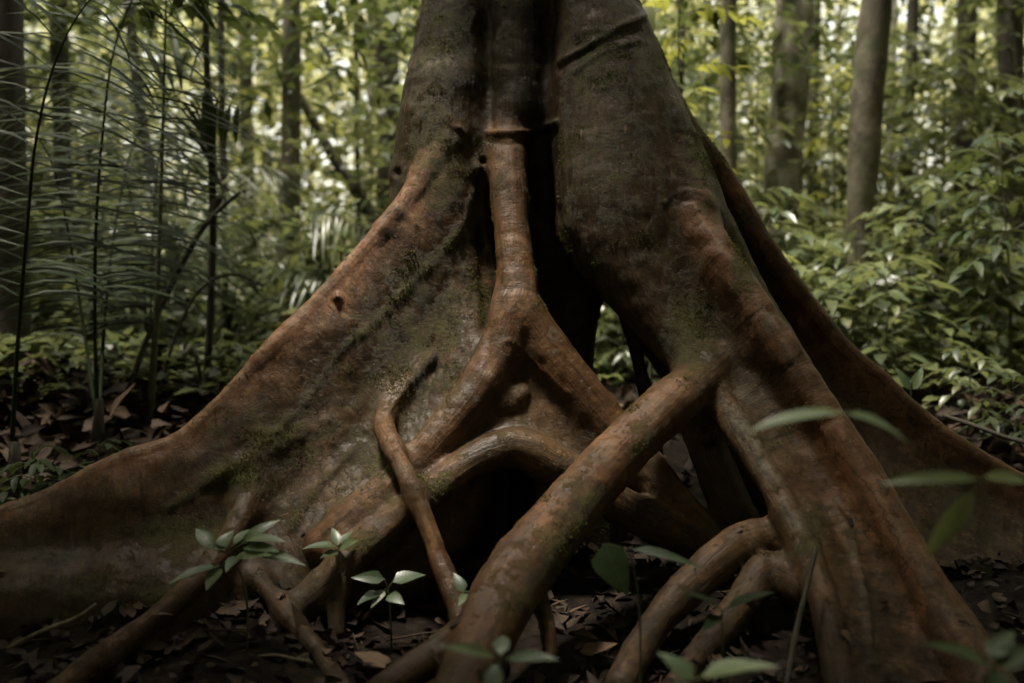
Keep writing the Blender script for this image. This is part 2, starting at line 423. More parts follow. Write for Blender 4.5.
# trunk
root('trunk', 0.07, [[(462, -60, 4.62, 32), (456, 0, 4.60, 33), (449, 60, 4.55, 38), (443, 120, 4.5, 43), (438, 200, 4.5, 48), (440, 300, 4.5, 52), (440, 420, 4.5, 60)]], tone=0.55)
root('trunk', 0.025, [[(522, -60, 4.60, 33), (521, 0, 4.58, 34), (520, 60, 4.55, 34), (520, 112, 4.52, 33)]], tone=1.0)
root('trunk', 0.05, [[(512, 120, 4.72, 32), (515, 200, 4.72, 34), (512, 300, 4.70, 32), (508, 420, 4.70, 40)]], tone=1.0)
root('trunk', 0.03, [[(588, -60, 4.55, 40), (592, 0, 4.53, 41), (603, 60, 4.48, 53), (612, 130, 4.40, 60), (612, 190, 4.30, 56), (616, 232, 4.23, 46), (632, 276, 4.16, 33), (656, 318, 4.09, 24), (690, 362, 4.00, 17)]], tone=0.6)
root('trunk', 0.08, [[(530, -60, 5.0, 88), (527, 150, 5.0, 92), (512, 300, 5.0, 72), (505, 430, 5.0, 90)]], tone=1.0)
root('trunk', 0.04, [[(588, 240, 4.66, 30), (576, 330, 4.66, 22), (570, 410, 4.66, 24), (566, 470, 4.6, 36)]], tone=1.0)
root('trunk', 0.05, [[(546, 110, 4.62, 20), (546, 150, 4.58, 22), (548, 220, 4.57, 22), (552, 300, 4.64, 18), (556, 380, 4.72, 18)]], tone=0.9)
# great left buttress
LA = [(450, 138, 4.36, 15), (406, 204, 4.22, 13), (360, 259, 4.15, 12), (310, 314, 4.08, 11), (271, 351, 4.0, 11), (228, 398, 3.95, 11), (181, 440, 3.9, 11),
      (124, 462, 3.83, 11), (53, 497, 3.76, 11), (0, 517, 3.7, 11), (-100, 552, 3.6, 11), (-220, 592, 3.5, 12), (-300, 640, 3.4, 12)]
LB = [(474, 380, 4.12, 30), (455, 440, 4.02, 30), (410, 500, 3.9, 28), (352, 545, 3.8, 26), (305, 585, 3.72, 24), (250, 604, 3.66, 22), (190, 606, 3.62, 20),
      (130, 604, 3.56, 18), (60, 600, 3.5, 18), (0, 600, 3.46, 18), (-100, 605, 3.42, 16), (-220, 622, 3.4, 14), (-300, 650, 3.38, 12)]
def mid(A, B, f, off, r):
    return [((1 - f) * a[0] + f * b[0], (1 - f) * a[1] + f * b[1], (1 - f) * a[2] + f * b[2] + off, r) for a, b in zip(A, B)]
LA2 = [(480, 140, 4.5, 12)] + [(*a[:3], 10) for a in LA]; LB = [(488, 350, 4.25, 20)] + LB; LA0 = [(480, 140, 4.5, 14)] + LA
LC = [(a[0], a[1] + 70, a[2] - 0.06, a[3]) for a in LB]
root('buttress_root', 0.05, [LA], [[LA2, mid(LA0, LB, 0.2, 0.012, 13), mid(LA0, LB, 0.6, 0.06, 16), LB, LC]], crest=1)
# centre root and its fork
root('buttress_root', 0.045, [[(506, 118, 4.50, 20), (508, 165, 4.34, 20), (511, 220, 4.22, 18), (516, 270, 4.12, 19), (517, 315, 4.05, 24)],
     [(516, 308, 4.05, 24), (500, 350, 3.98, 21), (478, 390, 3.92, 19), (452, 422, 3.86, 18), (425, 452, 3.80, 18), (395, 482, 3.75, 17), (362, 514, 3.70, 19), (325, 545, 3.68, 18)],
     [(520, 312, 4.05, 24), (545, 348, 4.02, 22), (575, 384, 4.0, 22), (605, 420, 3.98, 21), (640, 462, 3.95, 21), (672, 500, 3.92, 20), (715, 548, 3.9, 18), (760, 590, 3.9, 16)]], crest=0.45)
root('buttress_root', 0.05, [[(522, 384, 4.0, 12), (516, 397, 3.945, 13), (484, 418, 3.93, 12)]], [
     [[(512, 335, 4.06, 14), (520, 335, 4.05, 14), (530, 338, 4.06, 14)],
      [(484, 388, 3.96, 13), (520, 392, 4.0, 14), (572, 394, 4.02, 13)],
      [(462, 425, 3.92, 13), (520, 430, 3.94, 15), (600, 432, 4.0, 13)],
      [(470, 455, 3.88, 13), (540, 455, 3.92, 14), (632, 470, 3.97, 13)]]], crest=0.2)
# low arching root
root('arching_root', 0.035, [[(236, 720, 3.28, 22), (268, 660, 3.40, 21), (300, 610, 3.50, 19), (338, 574, 3.55, 20), (370, 543, 3.6, 19), (405, 514, 3.65, 18), (436, 488, 3.7, 17), (470, 464, 3.76, 17), (500, 451, 3.8, 18),
     (525, 450, 3.82, 20), (553, 465, 3.82, 21), (585, 483, 3.82, 21), (620, 505, 3.82, 19), (665, 528, 3.84, 17), (705, 550, 3.85, 16), (750, 575, 3.86, 14), (800, 610, 3.86, 14)]], crest=0.1)
# wall behind the cave
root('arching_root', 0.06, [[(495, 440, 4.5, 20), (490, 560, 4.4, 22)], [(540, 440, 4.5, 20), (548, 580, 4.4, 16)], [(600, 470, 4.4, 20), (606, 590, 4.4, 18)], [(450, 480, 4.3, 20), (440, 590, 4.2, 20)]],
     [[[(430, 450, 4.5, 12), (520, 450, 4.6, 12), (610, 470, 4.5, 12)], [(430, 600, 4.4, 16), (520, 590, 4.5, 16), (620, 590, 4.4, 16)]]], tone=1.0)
# thin prop root on the left and its stub
root('prop_root', 0.035, [[(428, 360, 4.06, 4), (408, 384, 4.025, 7), (390, 405, 3.975, 10), (384, 425, 3.88, 11), (390, 442, 3.74, 11), (400, 463, 3.66, 10), (418, 503, 3.58, 10), (437, 553, 3.5, 10), (451, 590, 3.42, 11), (460, 618, 3.36, 12), (466, 640, 3.3, 12)]], crest=0.35)
root('prop_root', 0.03, [[(345, 516, 3.74, 14), (366, 504, 3.74, 11), (392, 490, 3.74, 9), (418, 468, 3.80, 10)]], crest=0.1)
# right front buttress: crest, inner edge, wall between
RC = [(678, 172, 4.30, 16), (692, 211, 4.17, 18), (718, 252, 4.04, 17), (749, 298, 3.935, 16), (779, 345, 3.83, 16), (815, 400, 3.75, 17), (851, 455, 3.62, 18), (887, 518, 3.48, 19), (921, 575, 3.32, 20),
      (947, 622, 3.2, 25), (973, 668, 3.05, 27), (1000, 712, 2.9, 30), (1035, 765, 2.75, 34), (1075, 830, 2.6, 38)]
RI = [(644, 272, 4.17, 20), (660, 304, 4.13, 18), (680, 340, 4.05, 17), (704, 378, 3.98, 17), (728, 414, 3.85, 15), (752, 452, 3.72, 14), (782, 502, 3.56, 14), (808, 554, 3.4, 14), (824, 604, 3.24, 14),
      (836, 662, 3.06, 15), (846, 722, 2.9, 18), (856, 790, 2.75, 18)]
def resample(rows, n):
    p = catmull(np.array(rows, float), 8); s = np.concatenate([[0], np.cumsum(np.linalg.norm(np.diff(p[:, :2], axis=0), axis=1))])
    t = np.linspace(0, s[-1], n); return [tuple(np.interp(tt, s, p[:, j]) for j in range(4)) for tt in t]
rc, ri = resample(RC, 11), resample(RI, 11)
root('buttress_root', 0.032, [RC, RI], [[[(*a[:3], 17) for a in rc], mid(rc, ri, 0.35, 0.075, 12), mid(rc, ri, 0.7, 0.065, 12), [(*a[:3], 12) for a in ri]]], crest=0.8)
# shoulder between the right column and the buttress
root('trunk', 0.06, [[(580, 232, 4.34, 22), (594, 266, 4.28, 17), (618, 284, 4.20, 14), (644, 300, 4.15, 14)]], [[[(612, 40, 4.5, 29), (638, 100, 4.42, 34), (666, 160, 4.34, 32), (690, 205, 4.26, 22)],
      [(585, 100, 4.45, 34), (605, 170, 4.34, 40), (622, 230, 4.20, 36), (648, 280, 4.14, 22)]]], tone=0.45)
root('trunk', 0.06, [], [[[(684, 196, 4.26, 20), (714, 258, 4.15, 15), (744, 308, 4.05, 13), (768, 348, 3.96, 11)], [(650, 200, 4.27, 30), (668, 255, 4.19, 22), (690, 305, 4.11, 16), (716, 350, 4.03, 12)], [(620, 200, 4.26, 40), (632, 255, 4.19, 32), (656, 305, 4.11, 20), (690, 355, 4.01, 14)]]], tone=0.35)
root('buttress_root', 0.04, [[(622, 62, 4.54, 18), (656, 112, 4.44, 22), (688, 165, 4.40, 22), (716, 228, 4.36, 20), (746, 285, 4.32, 17), (784, 345, 4.27, 15), (824, 410, 4.2, 13), (865, 470, 4.15, 13)]],
     [[[(668, 110, 4.46, 16), (716, 228, 4.38, 12), (784, 345, 4.28, 10), (865, 470, 4.15, 10)], [(690, 330, 4.5, 14), (740, 430, 4.45, 14), (800, 530, 4.3, 14), (880, 575, 4.05, 14)]]], tone=0.35)
# right rear buttress
RB = [(630, 22, 4.74, 17), (674, 110, 4.70, 14), (721, 178, 4.69, 13), (755, 236, 4.68, 13), (799, 297, 4.66, 13), (843, 352, 4.63, 13), (881, 386, 4.6, 13), (924, 425, 4.55, 13), (966, 456, 4.5, 13),
      (1010, 480, 4.45, 13), (1060, 503, 4.4, 13), (1150, 545, 4.3, 13), (1230, 590, 4.2, 13)]
RD = [(640, 250, 4.85, 20), (690, 330, 4.8, 18), (730, 400, 4.75, 18), (780, 470, 4.7, 18), (830, 560, 4.48, 18), (870, 590, 4.2, 18), (905, 612, 4.02, 18), (940, 630, 3.9, 18), (975, 644, 3.82, 18),
      (1015, 654, 3.76, 18), (1065, 660, 3.7, 18), (1150, 668, 3.6, 16), (1230, 685, 3.5, 14)]
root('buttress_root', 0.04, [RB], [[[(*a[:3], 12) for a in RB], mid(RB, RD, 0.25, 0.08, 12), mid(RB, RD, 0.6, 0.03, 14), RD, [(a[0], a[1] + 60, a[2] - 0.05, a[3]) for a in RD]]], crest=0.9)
# the big prop root that crosses in front
root('prop_root', 0.035, [[(708, 372, 3.98, 22), (684, 392, 3.87, 25), (640, 433, 3.7, 26), (595, 481, 3.52, 28), (552, 530, 3.34, 30), (514, 580, 3.16, 32), (490, 625, 3.0, 33), (474, 668, 2.86, 33), (460, 715, 2.72, 34)],
     [(492, 612, 3.03, 24), (462, 636, 2.98, 20), (425, 662, 2.9, 17), (385, 690, 2.8, 17), (345, 725, 2.72, 17)],
     [(532, 585, 3.25, 14), (546, 620, 3.14, 9), (550, 655, 3.08, 9)]], crest=0.35)
root('prop_root', 0.04, [[(702, 372, 3.98, 22), (712, 400, 4.0, 22), (708, 425, 4.05, 18)]], crest=0.0, tone=0.3)
root('prop_root', 0.03, [[(698, 425, 4.05, 19), (716, 470, 4.0, 21), (738, 522, 3.95, 22), (762, 570, 3.9, 24), (775, 600, 3.85, 26)], [(709, 432, 4.0, 10), (708, 438, 3.93, 10)]], tone=0.35)
root('prop_root', 0.05, [[(812, 555, 3.5, 18), (772, 540, 3.6, 20), (738, 546, 3.55, 20), (700, 576, 3.45, 20), (665, 611, 3.35, 18), (640, 646, 3.22, 16), (620, 685, 3.1, 15)],
     [(800, 590, 3.4, 18), (768, 572, 3.48, 20), (742, 604, 3.38, 17), (716, 636, 3.28, 15), (690, 666, 3.2, 14), (665, 705, 3.1, 13)]], crest=0.2)
# slender root in the gap, left front roots
root('prop_root', 0.03, [[(616, 285, 4.4, 9), (626, 315, 4.42, 7), (636, 350, 4.42, 6), (646, 395, 4.4, 7), (654, 450, 4.38, 9), (660, 500, 4.36, 10)]], tone=0.8)
root('prop_root', 0.05, [[(258, 470, 3.92, 14), (252, 490, 3.84, 15), (242, 516, 3.74, 14), (222, 552, 3.60, 13), (188, 590, 3.42, 13), (140, 630, 3.24, 13), (90, 667, 3.08, 13), (40, 705, 2.95, 13), (-20, 750, 2.8, 13)]],
     [[[(252, 490, 3.86, 9), (222, 552, 3.62, 9), (188, 590, 3.44, 9), (140, 630, 3.26, 9), (90, 667, 3.1, 9)], [(262, 560, 3.84, 14), (245, 610, 3.64, 12), (215, 645, 3.5, 12), (165, 675, 3.32, 12), (110, 700, 3.15, 12)]]], crest=0.3)
root('prop_root', 0.04, [[(246, 555, 3.76, 12), (262, 583, 3.58, 10), (286, 614, 3.4, 10), (313, 646, 3.28, 10), (334, 676, 3.18, 11), (356, 712, 3.06, 12)]], crest=0.3)
root('prop_root', 0.04, [[(340, 545, 3.62, 10), (343, 575, 3.52, 8), (338, 605, 3.47, 8), (336, 640, 3.43, 8), (332, 690, 3.38, 9)]], crest=0.1)

def seg_dist(p, a, b):
    ax, ay, az, ar = (float(v) for v in a); bx, by, bz, br = (float(v) for v in b)
    dx, dy, dz = bx - ax, by - ay, bz - az; L2 = dx * dx + dy * dy + dz * dz + 1e-12
    x, y, z = p[0] - ax, p[1] - ay, p[2] - az
    t = np.clip((x * dx + y * dy + z * dz) / L2, 0, 1)
    x = x - t * dx; y = y - t * dy; z = z - t * dz
    return np.sqrt(x * x + y * y + z * z) - (ar + t * (br - ar)), t

def tri_dist(p, A, B, C):
    a, b, c = A[:3], B[:3], C[:3]
    ab, ac = b - a, c - a; n = np.cross(ab, ac); nn = float(n @ n) + 1e-14
    cw = np.cross(n, ab) / nn; cv = np.cross(ac, n) / nn; n = n / math.sqrt(nn)
    x, y, z = p[0] - float(a[0]), p[1] - float(a[1]), p[2] - float(a[2])
    w = x * float(cw[0]) + y * float(cw[1]) + z * float(cw[2]); v = x * float(cv[0]) + y * float(cv[1]) + z * float(cv[2]); u = 1 - v - w
    d = np.abs(x * float(n[0]) + y * float(n[1]) + z * float(n[2])) - (u * float(A[3]) + v * float(B[3]) + w * float(C[3]))
    out = np.nonzero((u < 0) | (v < 0) | (w < 0))[0]
    if len(out):
        q = [c_[out] for c_ in p]
        d[out] = np.minimum(np.minimum(seg_dist(q, A, B)[0], seg_dist(q, B, C)[0]), seg_dist(q, C, A)[0])
    return d

def bucket(p, size):
    """Sort points into cells so that a piece of root only meets the points near it."""
    key = np.floor(p / size).astype(np.int64); k1 = (key[:, 0] * 4096 + key[:, 1]) * 4096 + key[:, 2]
    order = np.argsort(k1, kind='stable'); _, start, cnt = np.unique(k1[order], return_index=True, return_counts=True)
    cen = (key[order][start] + 0.5) * size
    q = p[order].astype(np.float32)
    return dict(order=order, cen=cen, cnt=cnt, xyz=[np.ascontiguousarray(q[:, i]) for i in range(3)], half=size * 0.5)

def eval_root(bk, rt, margin, want_across=False):
    """Distance of bucketed points to one root; only points near each piece are touched (result in bucket order)."""
    M = len(bk['order']); D = np.full(M, 9.0, np.float32); S = np.zeros(M, np.float32); A_ = np.zeros(M, np.float32)
    cen, cnt, X = bk['cen'], bk['cnt'], bk['xyz']
    allp = np.vstack([dat.reshape(-1, 4) for _, dat in rt['prim']])
    def near(q, cs):
        r = q[:, 3].max() + margin + bk['half']
        return np.all((cs > q[:, :3].min(0) - r) & (cs < q[:, :3].max(0) + r), 1)
    m0 = near(allp, cen)
    if not m0.any(): return D, S, A_
    sel = np.nonzero(np.repeat(m0, cnt))[0]; c0 = cen[m0]; n0 = cnt[m0]
    q = [c[sel] for c in X]; d = np.full(len(sel), 9.0, np.float32); s = np.zeros(len(sel), np.float32); ac = np.zeros(len(sel), np.float32)
    starts = np.concatenate([[0], np.cumsum(n0)])
    def pick(ctrl):
        m = np.nonzero(near(ctrl, c0))[0]
        if not len(m): return None
        ln = n0[m]; e = np.repeat(starts[m] - np.concatenate([[0], np.cumsum(ln)[:-1]]), ln)
        return e + np.arange(ln.sum())
    for kind, dat in rt['prim']:
        if kind == 'tube':
            L = 0.0
            for a, b in zip(dat[:-1], dat[1:]):
                ln = np.linalg.norm(b[:3] - a[:3]); i = pick(np.array([a, b]))
                if i is not None:
                    dd, t = seg_dist([c[i] for c in q], a, b); bt = dd < d[i]; i = i[bt]
                    d[i] = dd[bt]; s[i] = L + t[bt] * ln
                    if want_across:
                        tg = (b - a)[:3] / (ln + 1e-9); u = np.array([0, -1.0, 0]) + tg * tg[1]; u /= np.linalg.norm(u) + 1e-9; v = np.cross(tg, u)
                        rel = np.stack([c[i] for c in q], 1) - a[:3]; ac[i] = np.arctan2(rel @ v, rel @ u) * 0.5 * (a[3] + b[3])
                L += ln
        else:
            nr, nc = dat.shape[:2]
            L = np.concatenate([[0], np.cumsum(np.linalg.norm(np.diff(dat[0, :, :3], axis=0), axis=1))])
            W_ = np.concatenate([[0], np.cumsum(np.linalg.norm(np.diff(dat[:, nc // 2, :3], axis=0), axis=1))])
            for r_ in range(nr - 1):
                for c_ in range(nc - 1):
                    A, B, C_, D_ = dat[r_, c_], dat[r_, c_ + 1], dat[r_ + 1, c_ + 1], dat[r_ + 1, c_]
                    i = pick(np.array([A, B, C_, D_]))
                    if i is None: continue
                    qq = [c[i] for c in q]
                    dd = np.minimum(tri_dist(qq, A, B, C_), tri_dist(qq, A, C_, D_)); bt = dd < d[i]; i = i[bt]
                    d[i] = dd[bt]
                    e = (B - A)[:3]; e2 = float(e @ e) + 1e-12
                    pr = sum((c[bt] - float(A[j])) * float(e[j]) for j, c in enumerate(qq)) / e2
                    s[i] = L[c_] + np.clip(pr, 0, 1) * (L[c_ + 1] - L[c_])
                    if want_across:
                        e = (D_ - A)[:3]; pr = sum((c[bt] - float(A[j])) * float(e[j]) for j, c in enumerate(qq)) / (float(e @ e) + 1e-12)
                        ac[i] = W_[r_] + np.clip(pr, 0, 1) * (W_[r_ + 1] - W_[r_])
    D[sel] = d; S[sel] = s; A_[sel] = ac
    return D, S, A_

def smin(a, b, k):
    h = np.maximum(k - np.abs(a - b), 0) / k
    return np.minimum(a, b) - h * h * k * 0.25

def field(p, margin, size):
    bk = bucket(p, size); D = np.full(len(p), 9.0, np.float32)
    for rt in ROOTS:
        D = smin(D, eval_root(bk, rt, margin)[0], rt['k'] * 1.6)
    out = np.empty_like(D); out[bk['order']] = D
    return out

GRID = 0.0125
def build_giant():
    h = GRID; K = 5; hc = h * K
    lo = np.array([-2.55, 2.30, -0.36]); dims_c = np.array([84, 54, 54]); dims = dims_c * K
    ax = [lo[i] + (np.arange(dims_c[i]) + 0.5) * hc for i in range(3)]
    pc = np.stack(np.meshgrid(*ax, indexing='ij'), -1).reshape(-1, 3)
    dc = field(pc, 0.30, hc * 4)
    band = np.nonzero(np.abs(dc) < hc * 0.5 * 1.74 + 0.045)[0]
    vol = np.repeat(np.repeat(np.repeat(np.where(dc > 0, 1, -1).astype(np.float32).reshape(dims_c), K, 0), K, 1), K, 2)
    off = (np.arange(K) - (K - 1) / 2) * h
    offs = np.stack(np.meshgrid(off, off, off, indexing='ij'), -1).reshape(-1, 3)
    ci = np.stack(np.unravel_index(band, dims_c), -1)
    oi = np.stack(np.meshgrid(*[np.arange(K)] * 3, indexing='ij'), -1).reshape(-1, 3)
    for ch in np.array_split(np.arange(len(band)), max(1, len(band) // 6000)):
        pf = (pc[band[ch]][:, None] + offs[None]).reshape(-1, 3)
        gi = (ci[ch][:, None] * K + oi[None]).reshape(-1, 3)
        vol[gi[:, 0], gi[:, 1], gi[:, 2]] = field(pf, 0.10, hc)
    o0 = lo + h * 0.5
    # surface nets
    ins = vol < 0
    c = [ins[i:dims[0] - 1 + i, j:dims[1] - 1 + j, k:dims[2] - 1 + k] for i in (0, 1) for j in (0, 1) for k in (0, 1)]
    cnt = sum(x.astype(np.int8) for x in c)
    act = np.stack(np.nonzero((cnt > 0) & (cnt < 8)), -1)
    cid = np.full(np.array(dims) - 1, -1, np.int32); cid[act[:, 0], act[:, 1], act[:, 2]] = np.arange(len(act))
    cor = [(i, j, k) for i in (0, 1) for j in (0, 1) for k in (0, 1)]
    val = {q: vol[act[:, 0] + q[0], act[:, 1] + q[1], act[:, 2] + q[2]] for q in cor}
    acc = np.zeros((len(act), 3)); n = np.zeros(len(act))
    for q in cor:
        for a in range(3):
            if q[a] == 0:
                r = list(q); r[a] = 1; r = tuple(r)
                m = (val[q] < 0) != (val[r] < 0)
                t = np.where(m, val[q] / (val[q] - val[r] + 1e-12), 0)
                pt = np.tile(np.array(q, float), (len(act), 1)); pt[:, a] += t
                acc += pt * m[:, None]; n += m
    V = o0 + (act + acc / n[:, None]) * h
    faces = []
    for a in range(3):
        b1, b2 = (a + 1) % 3, (a + 2) % 3
        s0 = [slice(None)] * 3; s1 = [slice(None)] * 3
        s0[a] = slice(0, dims[a] - 1); s1[a] = slice(1, dims[a])
        A, B = ins[tuple(s0)], ins[tuple(s1)]
        for flip in (0, 1):
            e = np.stack(np.nonzero((A & ~B) if flip == 0 else (~A & B)), -1)
            e = e[(e[:, b1] > 0) & (e[:, b2] > 0) & (e[:, b1] < dims[b1] - 1) & (e[:, b2] < dims[b2] - 1)]
            qs = []
            for d1, d2 in ((-1, -1), (0, -1), (0, 0), (-1, 0)):
                x = e.copy(); x[:, b1] += d1; x[:, b2] += d2
                qs.append(cid[x[:, 0], x[:, 1], x[:, 2]])
            f = np.stack(qs, -1)
            faces.append(f if flip == 0 else f[:, ::-1])
    Fq = np.vstack(faces)
    Fq = Fq[(Fq >= 0).all(1)]
    def vnormals(V):
        fn = np.cross(V[Fq[:, 2]] - V[Fq[:, 0]], V[Fq[:, 3]] - V[Fq[:, 1]])
        out = np.zeros_like(V)
        for j in range(4):
            for x in range(3): out[:, x] += np.bincount(Fq[:, j], fn[:, x], len(V))
        return out / (np.linalg.norm(out, axis=1)[:, None] + 1e-12)
    # a light relax to take out the grid
    for _ in range(2):
        acc = np.zeros_like(V); w = np.zeros(len(V))
        for j in range(4):
            for jj in ((j + 1) % 4, (j + 3) % 4):
                for x in range(3): acc[:, x] += np.bincount(Fq[:, j], V[Fq[:, jj], x], len(V))
                w += np.bincount(Fq[:, j], minlength=len(V))
        V = np.where(w[:, None] > 0, V * 0.45 + acc / np.maximum(w, 1)[:, None] * 0.55, V)
    # nearest root per vertex, arc length, sharpness
    bk = bucket(V, hc); inv = np.argsort(bk['order'])
    best = np.full(len(V), 9.0); second = np.full(len(V), 9.0); rid = np.zeros(len(V), int); S = np.zeros(len(V)); AC = np.zeros(len(V))
    crest = np.zeros(len(V)); tone = np.zeros(len(V)); wsum = np.zeros(len(V)) + 1e-9
    for i, rt in enumerate(ROOTS):
        d, s, ac_ = (x[inv] for x in eval_root(bk, rt, 0.12, True))
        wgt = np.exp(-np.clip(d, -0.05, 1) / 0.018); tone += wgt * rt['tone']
        # the crest tubes (first tube of a buttress) are the reddish part; its walls are browner
        cr = 0.0
        if rt['crest']:
            dt, _, _ = eval_root(bk, dict(prim=[pr for pr in rt['prim'] if pr[0] == 'tube'][:1] if any(pr[0] == 'sheet' for pr in rt['prim']) else rt['prim']), 0.14); dt = dt[inv]
            cr = rt['crest'] * np.exp(-np.clip(dt, 0, 1) / 0.045)
        crest += wgt * cr; wsum += wgt
        b = d < best
        second = np.where(b, best, np.minimum(second, d)); S = np.where(b, s, S); AC = np.where(b, ac_, AC); rid = np.where(b, i, rid); best = np.where(b, d, best)
    crest /= wsum; tone /= wsum
    sharp = smooth(0.0, 0.035, second - best)
    # relief: lumps, flutes, veins and collars
    Nn = vnormals(V)
    disp = fbm(V, 4.5, 2, 31) * 0.005 + fbm(V, 17, 2, 41) * 0.0028 + fbm(V * np.array([1, 1, 0.35]), 30, 2, 51) * 0.002
    disp += 0.005 * fbm(np.stack([AC, S * 0.13, rid * 3.1], 1), 8.0, 2, 93) * sharp * (crest < 0.9)
    px = 512 + V[:, 0] / V[:, 1] * F; py = HY - (V[:, 2] - H) / V[:, 1] * F
    Q = np.stack([px, py], -1)
    def line_d(pts, n=4):
        c = catmull(np.array(pts, float), n); d = np.full(len(Q), 1e9)
        i = np.nonzero(np.all((Q > c.min(0) - 40) & (Q < c.max(0) + 40), 1))[0]; q = Q[i]; e = np.full(len(q), 1e9)
        for a, b in zip(c[:-1], c[1:]):
            ab = b - a; t = np.clip((q - a) @ ab / (ab @ ab), 0, 1); e = np.minimum(e, np.hypot(*(q - a - t[:, None] * ab).T))
        d[i] = e
        return d
    front = (Nn[:, 1] < 0.15)
    moss = np.zeros(len(V)); pale = np.zeros(len(V))
    wig = fbm(V, 6, 3, 61) * 4
    def vein(pts, wpx, hgt, ms=0.0, mw=10, pl=0.0):
        nonlocal disp, moss, pale
        d = np.abs(line_d(pts) + wig * 0.35)
        g = np.exp(-(d / wpx) ** 2) * front * (rid != 0)
        disp = disp + hgt * g
        if ms: moss = np.maximum(moss, ms * np.exp(-(d / mw) ** 2) * front)
        if pl: pale = np.maximum(pale, pl * np.exp(-(d / mw) ** 2) * front)
    vein([(472, 190), (458, 232), (415, 280), (370, 327), (342, 350), (300, 407), (240, 462), (168, 508)], 3.5, 0.004, 0.5, 7)
    vein([(360, 442), (335, 470), (310, 497), (292, 530)], 3, 0.010, 0.2, 6)
    vein([(434, 355), (410, 383), (388, 412)], 2.6, 0.009, 0.12, 5)
    vein([(a[0] - 4, a[1] - 5) for a in LA[:10]], 4, 0.002, 0, 4, 0.42)  # rim light of the left crest, painted into its colour as a pale line
    vein([(a[0] + 4, a[1] - 3) for a in RC[1:11]], 4, 0.002, 0, 5, 0.30)  # rim light painted the same way on the right front crest
    vein([(500, 345), (512, 342), (545, 372), (566, 392)], 2.5, 0.007)
    vein([(330, 420), (270, 450), (200, 482)], 9, 0.010)
    vein([(832, 507), (848, 535), (858, 565), (866, 610), (872, 665)], 4, 0.016, 0, 6, 0.4)
    vein([(725, 395), (745, 430), (768, 470), (790, 510), (812, 550)], 7, 0.006, 0, 11, 0.35)
    vein([(478, 185), (482, 250), (486, 310), (488, 370)], 5, -0.012)
    vein([(548, 20), (549, 100), (552, 180), (556, 260)], 6, -0.010)
    vein([(489, 10), (489, 70), (490, 130)], 5, -0.012)
    # collars: rings of old bark where a root leaves the trunk
    for pts, a in (([(664, 203), (676, 193), (692, 190), (708, 196), (716, 208)], 0.007), ([(428, 132), (440, 122), (456, 124), (470, 134)], 0.012), ([(560, 62), (590, 45), (616, 28), (642, 18)], 0.012),
                   ([(575, 72), (604, 52), (640, 40)], 0.010), ([(488, 132), (510, 134), (532, 130), (556, 122)], 0.022), ([(575, 330), (590, 318), (606, 316)], 0.01)):
        vein(pts, 3.0, a)
    for pts in ([(668, 209), (684, 200), (702, 202), (713, 212)], [(488, 141), (512, 144), (535, 139), (556, 131)], [(560, 70), (600, 44), (640, 30)]):
        vein(pts, 2.5, -0.007)
    def blob(cx, cy, rx, ry, hgt=0.0, ms=0.0, pl=0.0):
        nonlocal disp, moss, pale
        g = np.exp(-(((px - cx) / rx) ** 2 + ((py - cy) / ry) ** 2)) * front
        disp = disp + hgt * g; moss = np.maximum(moss, ms * g); pale = np.maximum(pale, pl * g)
    blob(398, 172, 7, 9, 0.02); blob(398, 173, 3.5, 4.5, -0.03); blob(479, 166, 7, 7, 0.03); blob(482, 162, 4, 3, -0.035)
    blob(338, 298, 4, 4, 0.030); blob(305, 330, 40, 22, 0.012); blob(120, 500, 60, 14, 0.012)
    blob(236, 474, 26, 16, 0.012, 0.85); blob(280, 440, 60, 30, 0, 0.42); blob(120, 590, 90, 20, 0, 0.30); blob(420, 330, 60, 90, 0, 0.34); blob(180, 530, 60, 24, 0, 0.5)
    blob(372, 545, 26, 14, 0, 0.62); blob(372, 470, 18, 22, 0, 0.4); blob(440, 488, 26, 16, 0, 0.5); blob(400, 470, 8, 8, 0.0, 0, 0.4)
    blob(440, 170, 40, 60, 0, 0.55); blob(448, 40, 34, 60, 0, 0.52); blob(600, 60, 50, 60, 0, 0.45); blob(560, 230, 30, 60, 0, 0.3)
    blob(655, 60, 22, 30, 0, 0.62); blob(705, 150, 24, 60, 0, 0.60); blob(742, 260, 14, 60, 0, 0.62); blob(690, 330, 28, 60, 0, 0.48); blob(620, 150, 60, 120, 0, 0.28)
    blob(560, 545, 24, 34, 0, 0.62); blob(530, 590, 30, 40, 0, 0.5); blob(585, 500, 20, 40, 0, 0.5); blob(810, 540, 12, 40, 0, 0.45); blob(650, 440, 20, 30, 0, 0.34)
    blob(440, 62, 34, 11, 0, 0, 0.75); blob(430, 100, 26, 13, 0, 0.2, 0.62); blob(510, 67, 18, 3, 0, 0, 0.6); blob(505, 35, 10, 5, 0, 0, 0.4)
    blob(340, 400, 60, 60, 0, 0, 0.08); blob(700, 400, 10, 20, 0, 0, 0.5); blob(800, 530, 14, 40, 0, 0, 0.25); blob(735, 410, 10, 24, 0, 0, 0.4); blob(520, 395, 14, 14, 0, 0, 0.35)
    up = np.clip(Nn[:, 2], 0, 1)
    moss = moss + 0.10 * up * (1 - crest) + 0.06 * fbm(V, 1.6, 2, 77)
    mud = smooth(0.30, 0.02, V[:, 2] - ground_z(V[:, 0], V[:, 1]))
    V = V + Nn * disp[:, None]
    Nn = vnormals(V)
    # split the skin into its parts
    base = np.array([0.05, 4.4, 0.0])
    tree = thing('buttress_tree', 'huge red-brown tree with flaring buttress and prop roots filling the picture', 'tree', base)
    part = [r['part'] for r in ROOTS]
    keys = {}
    for i, p_ in enumerate(part):
        keys[i] = 'trunk' if p_ == 'trunk' else (p_, i)
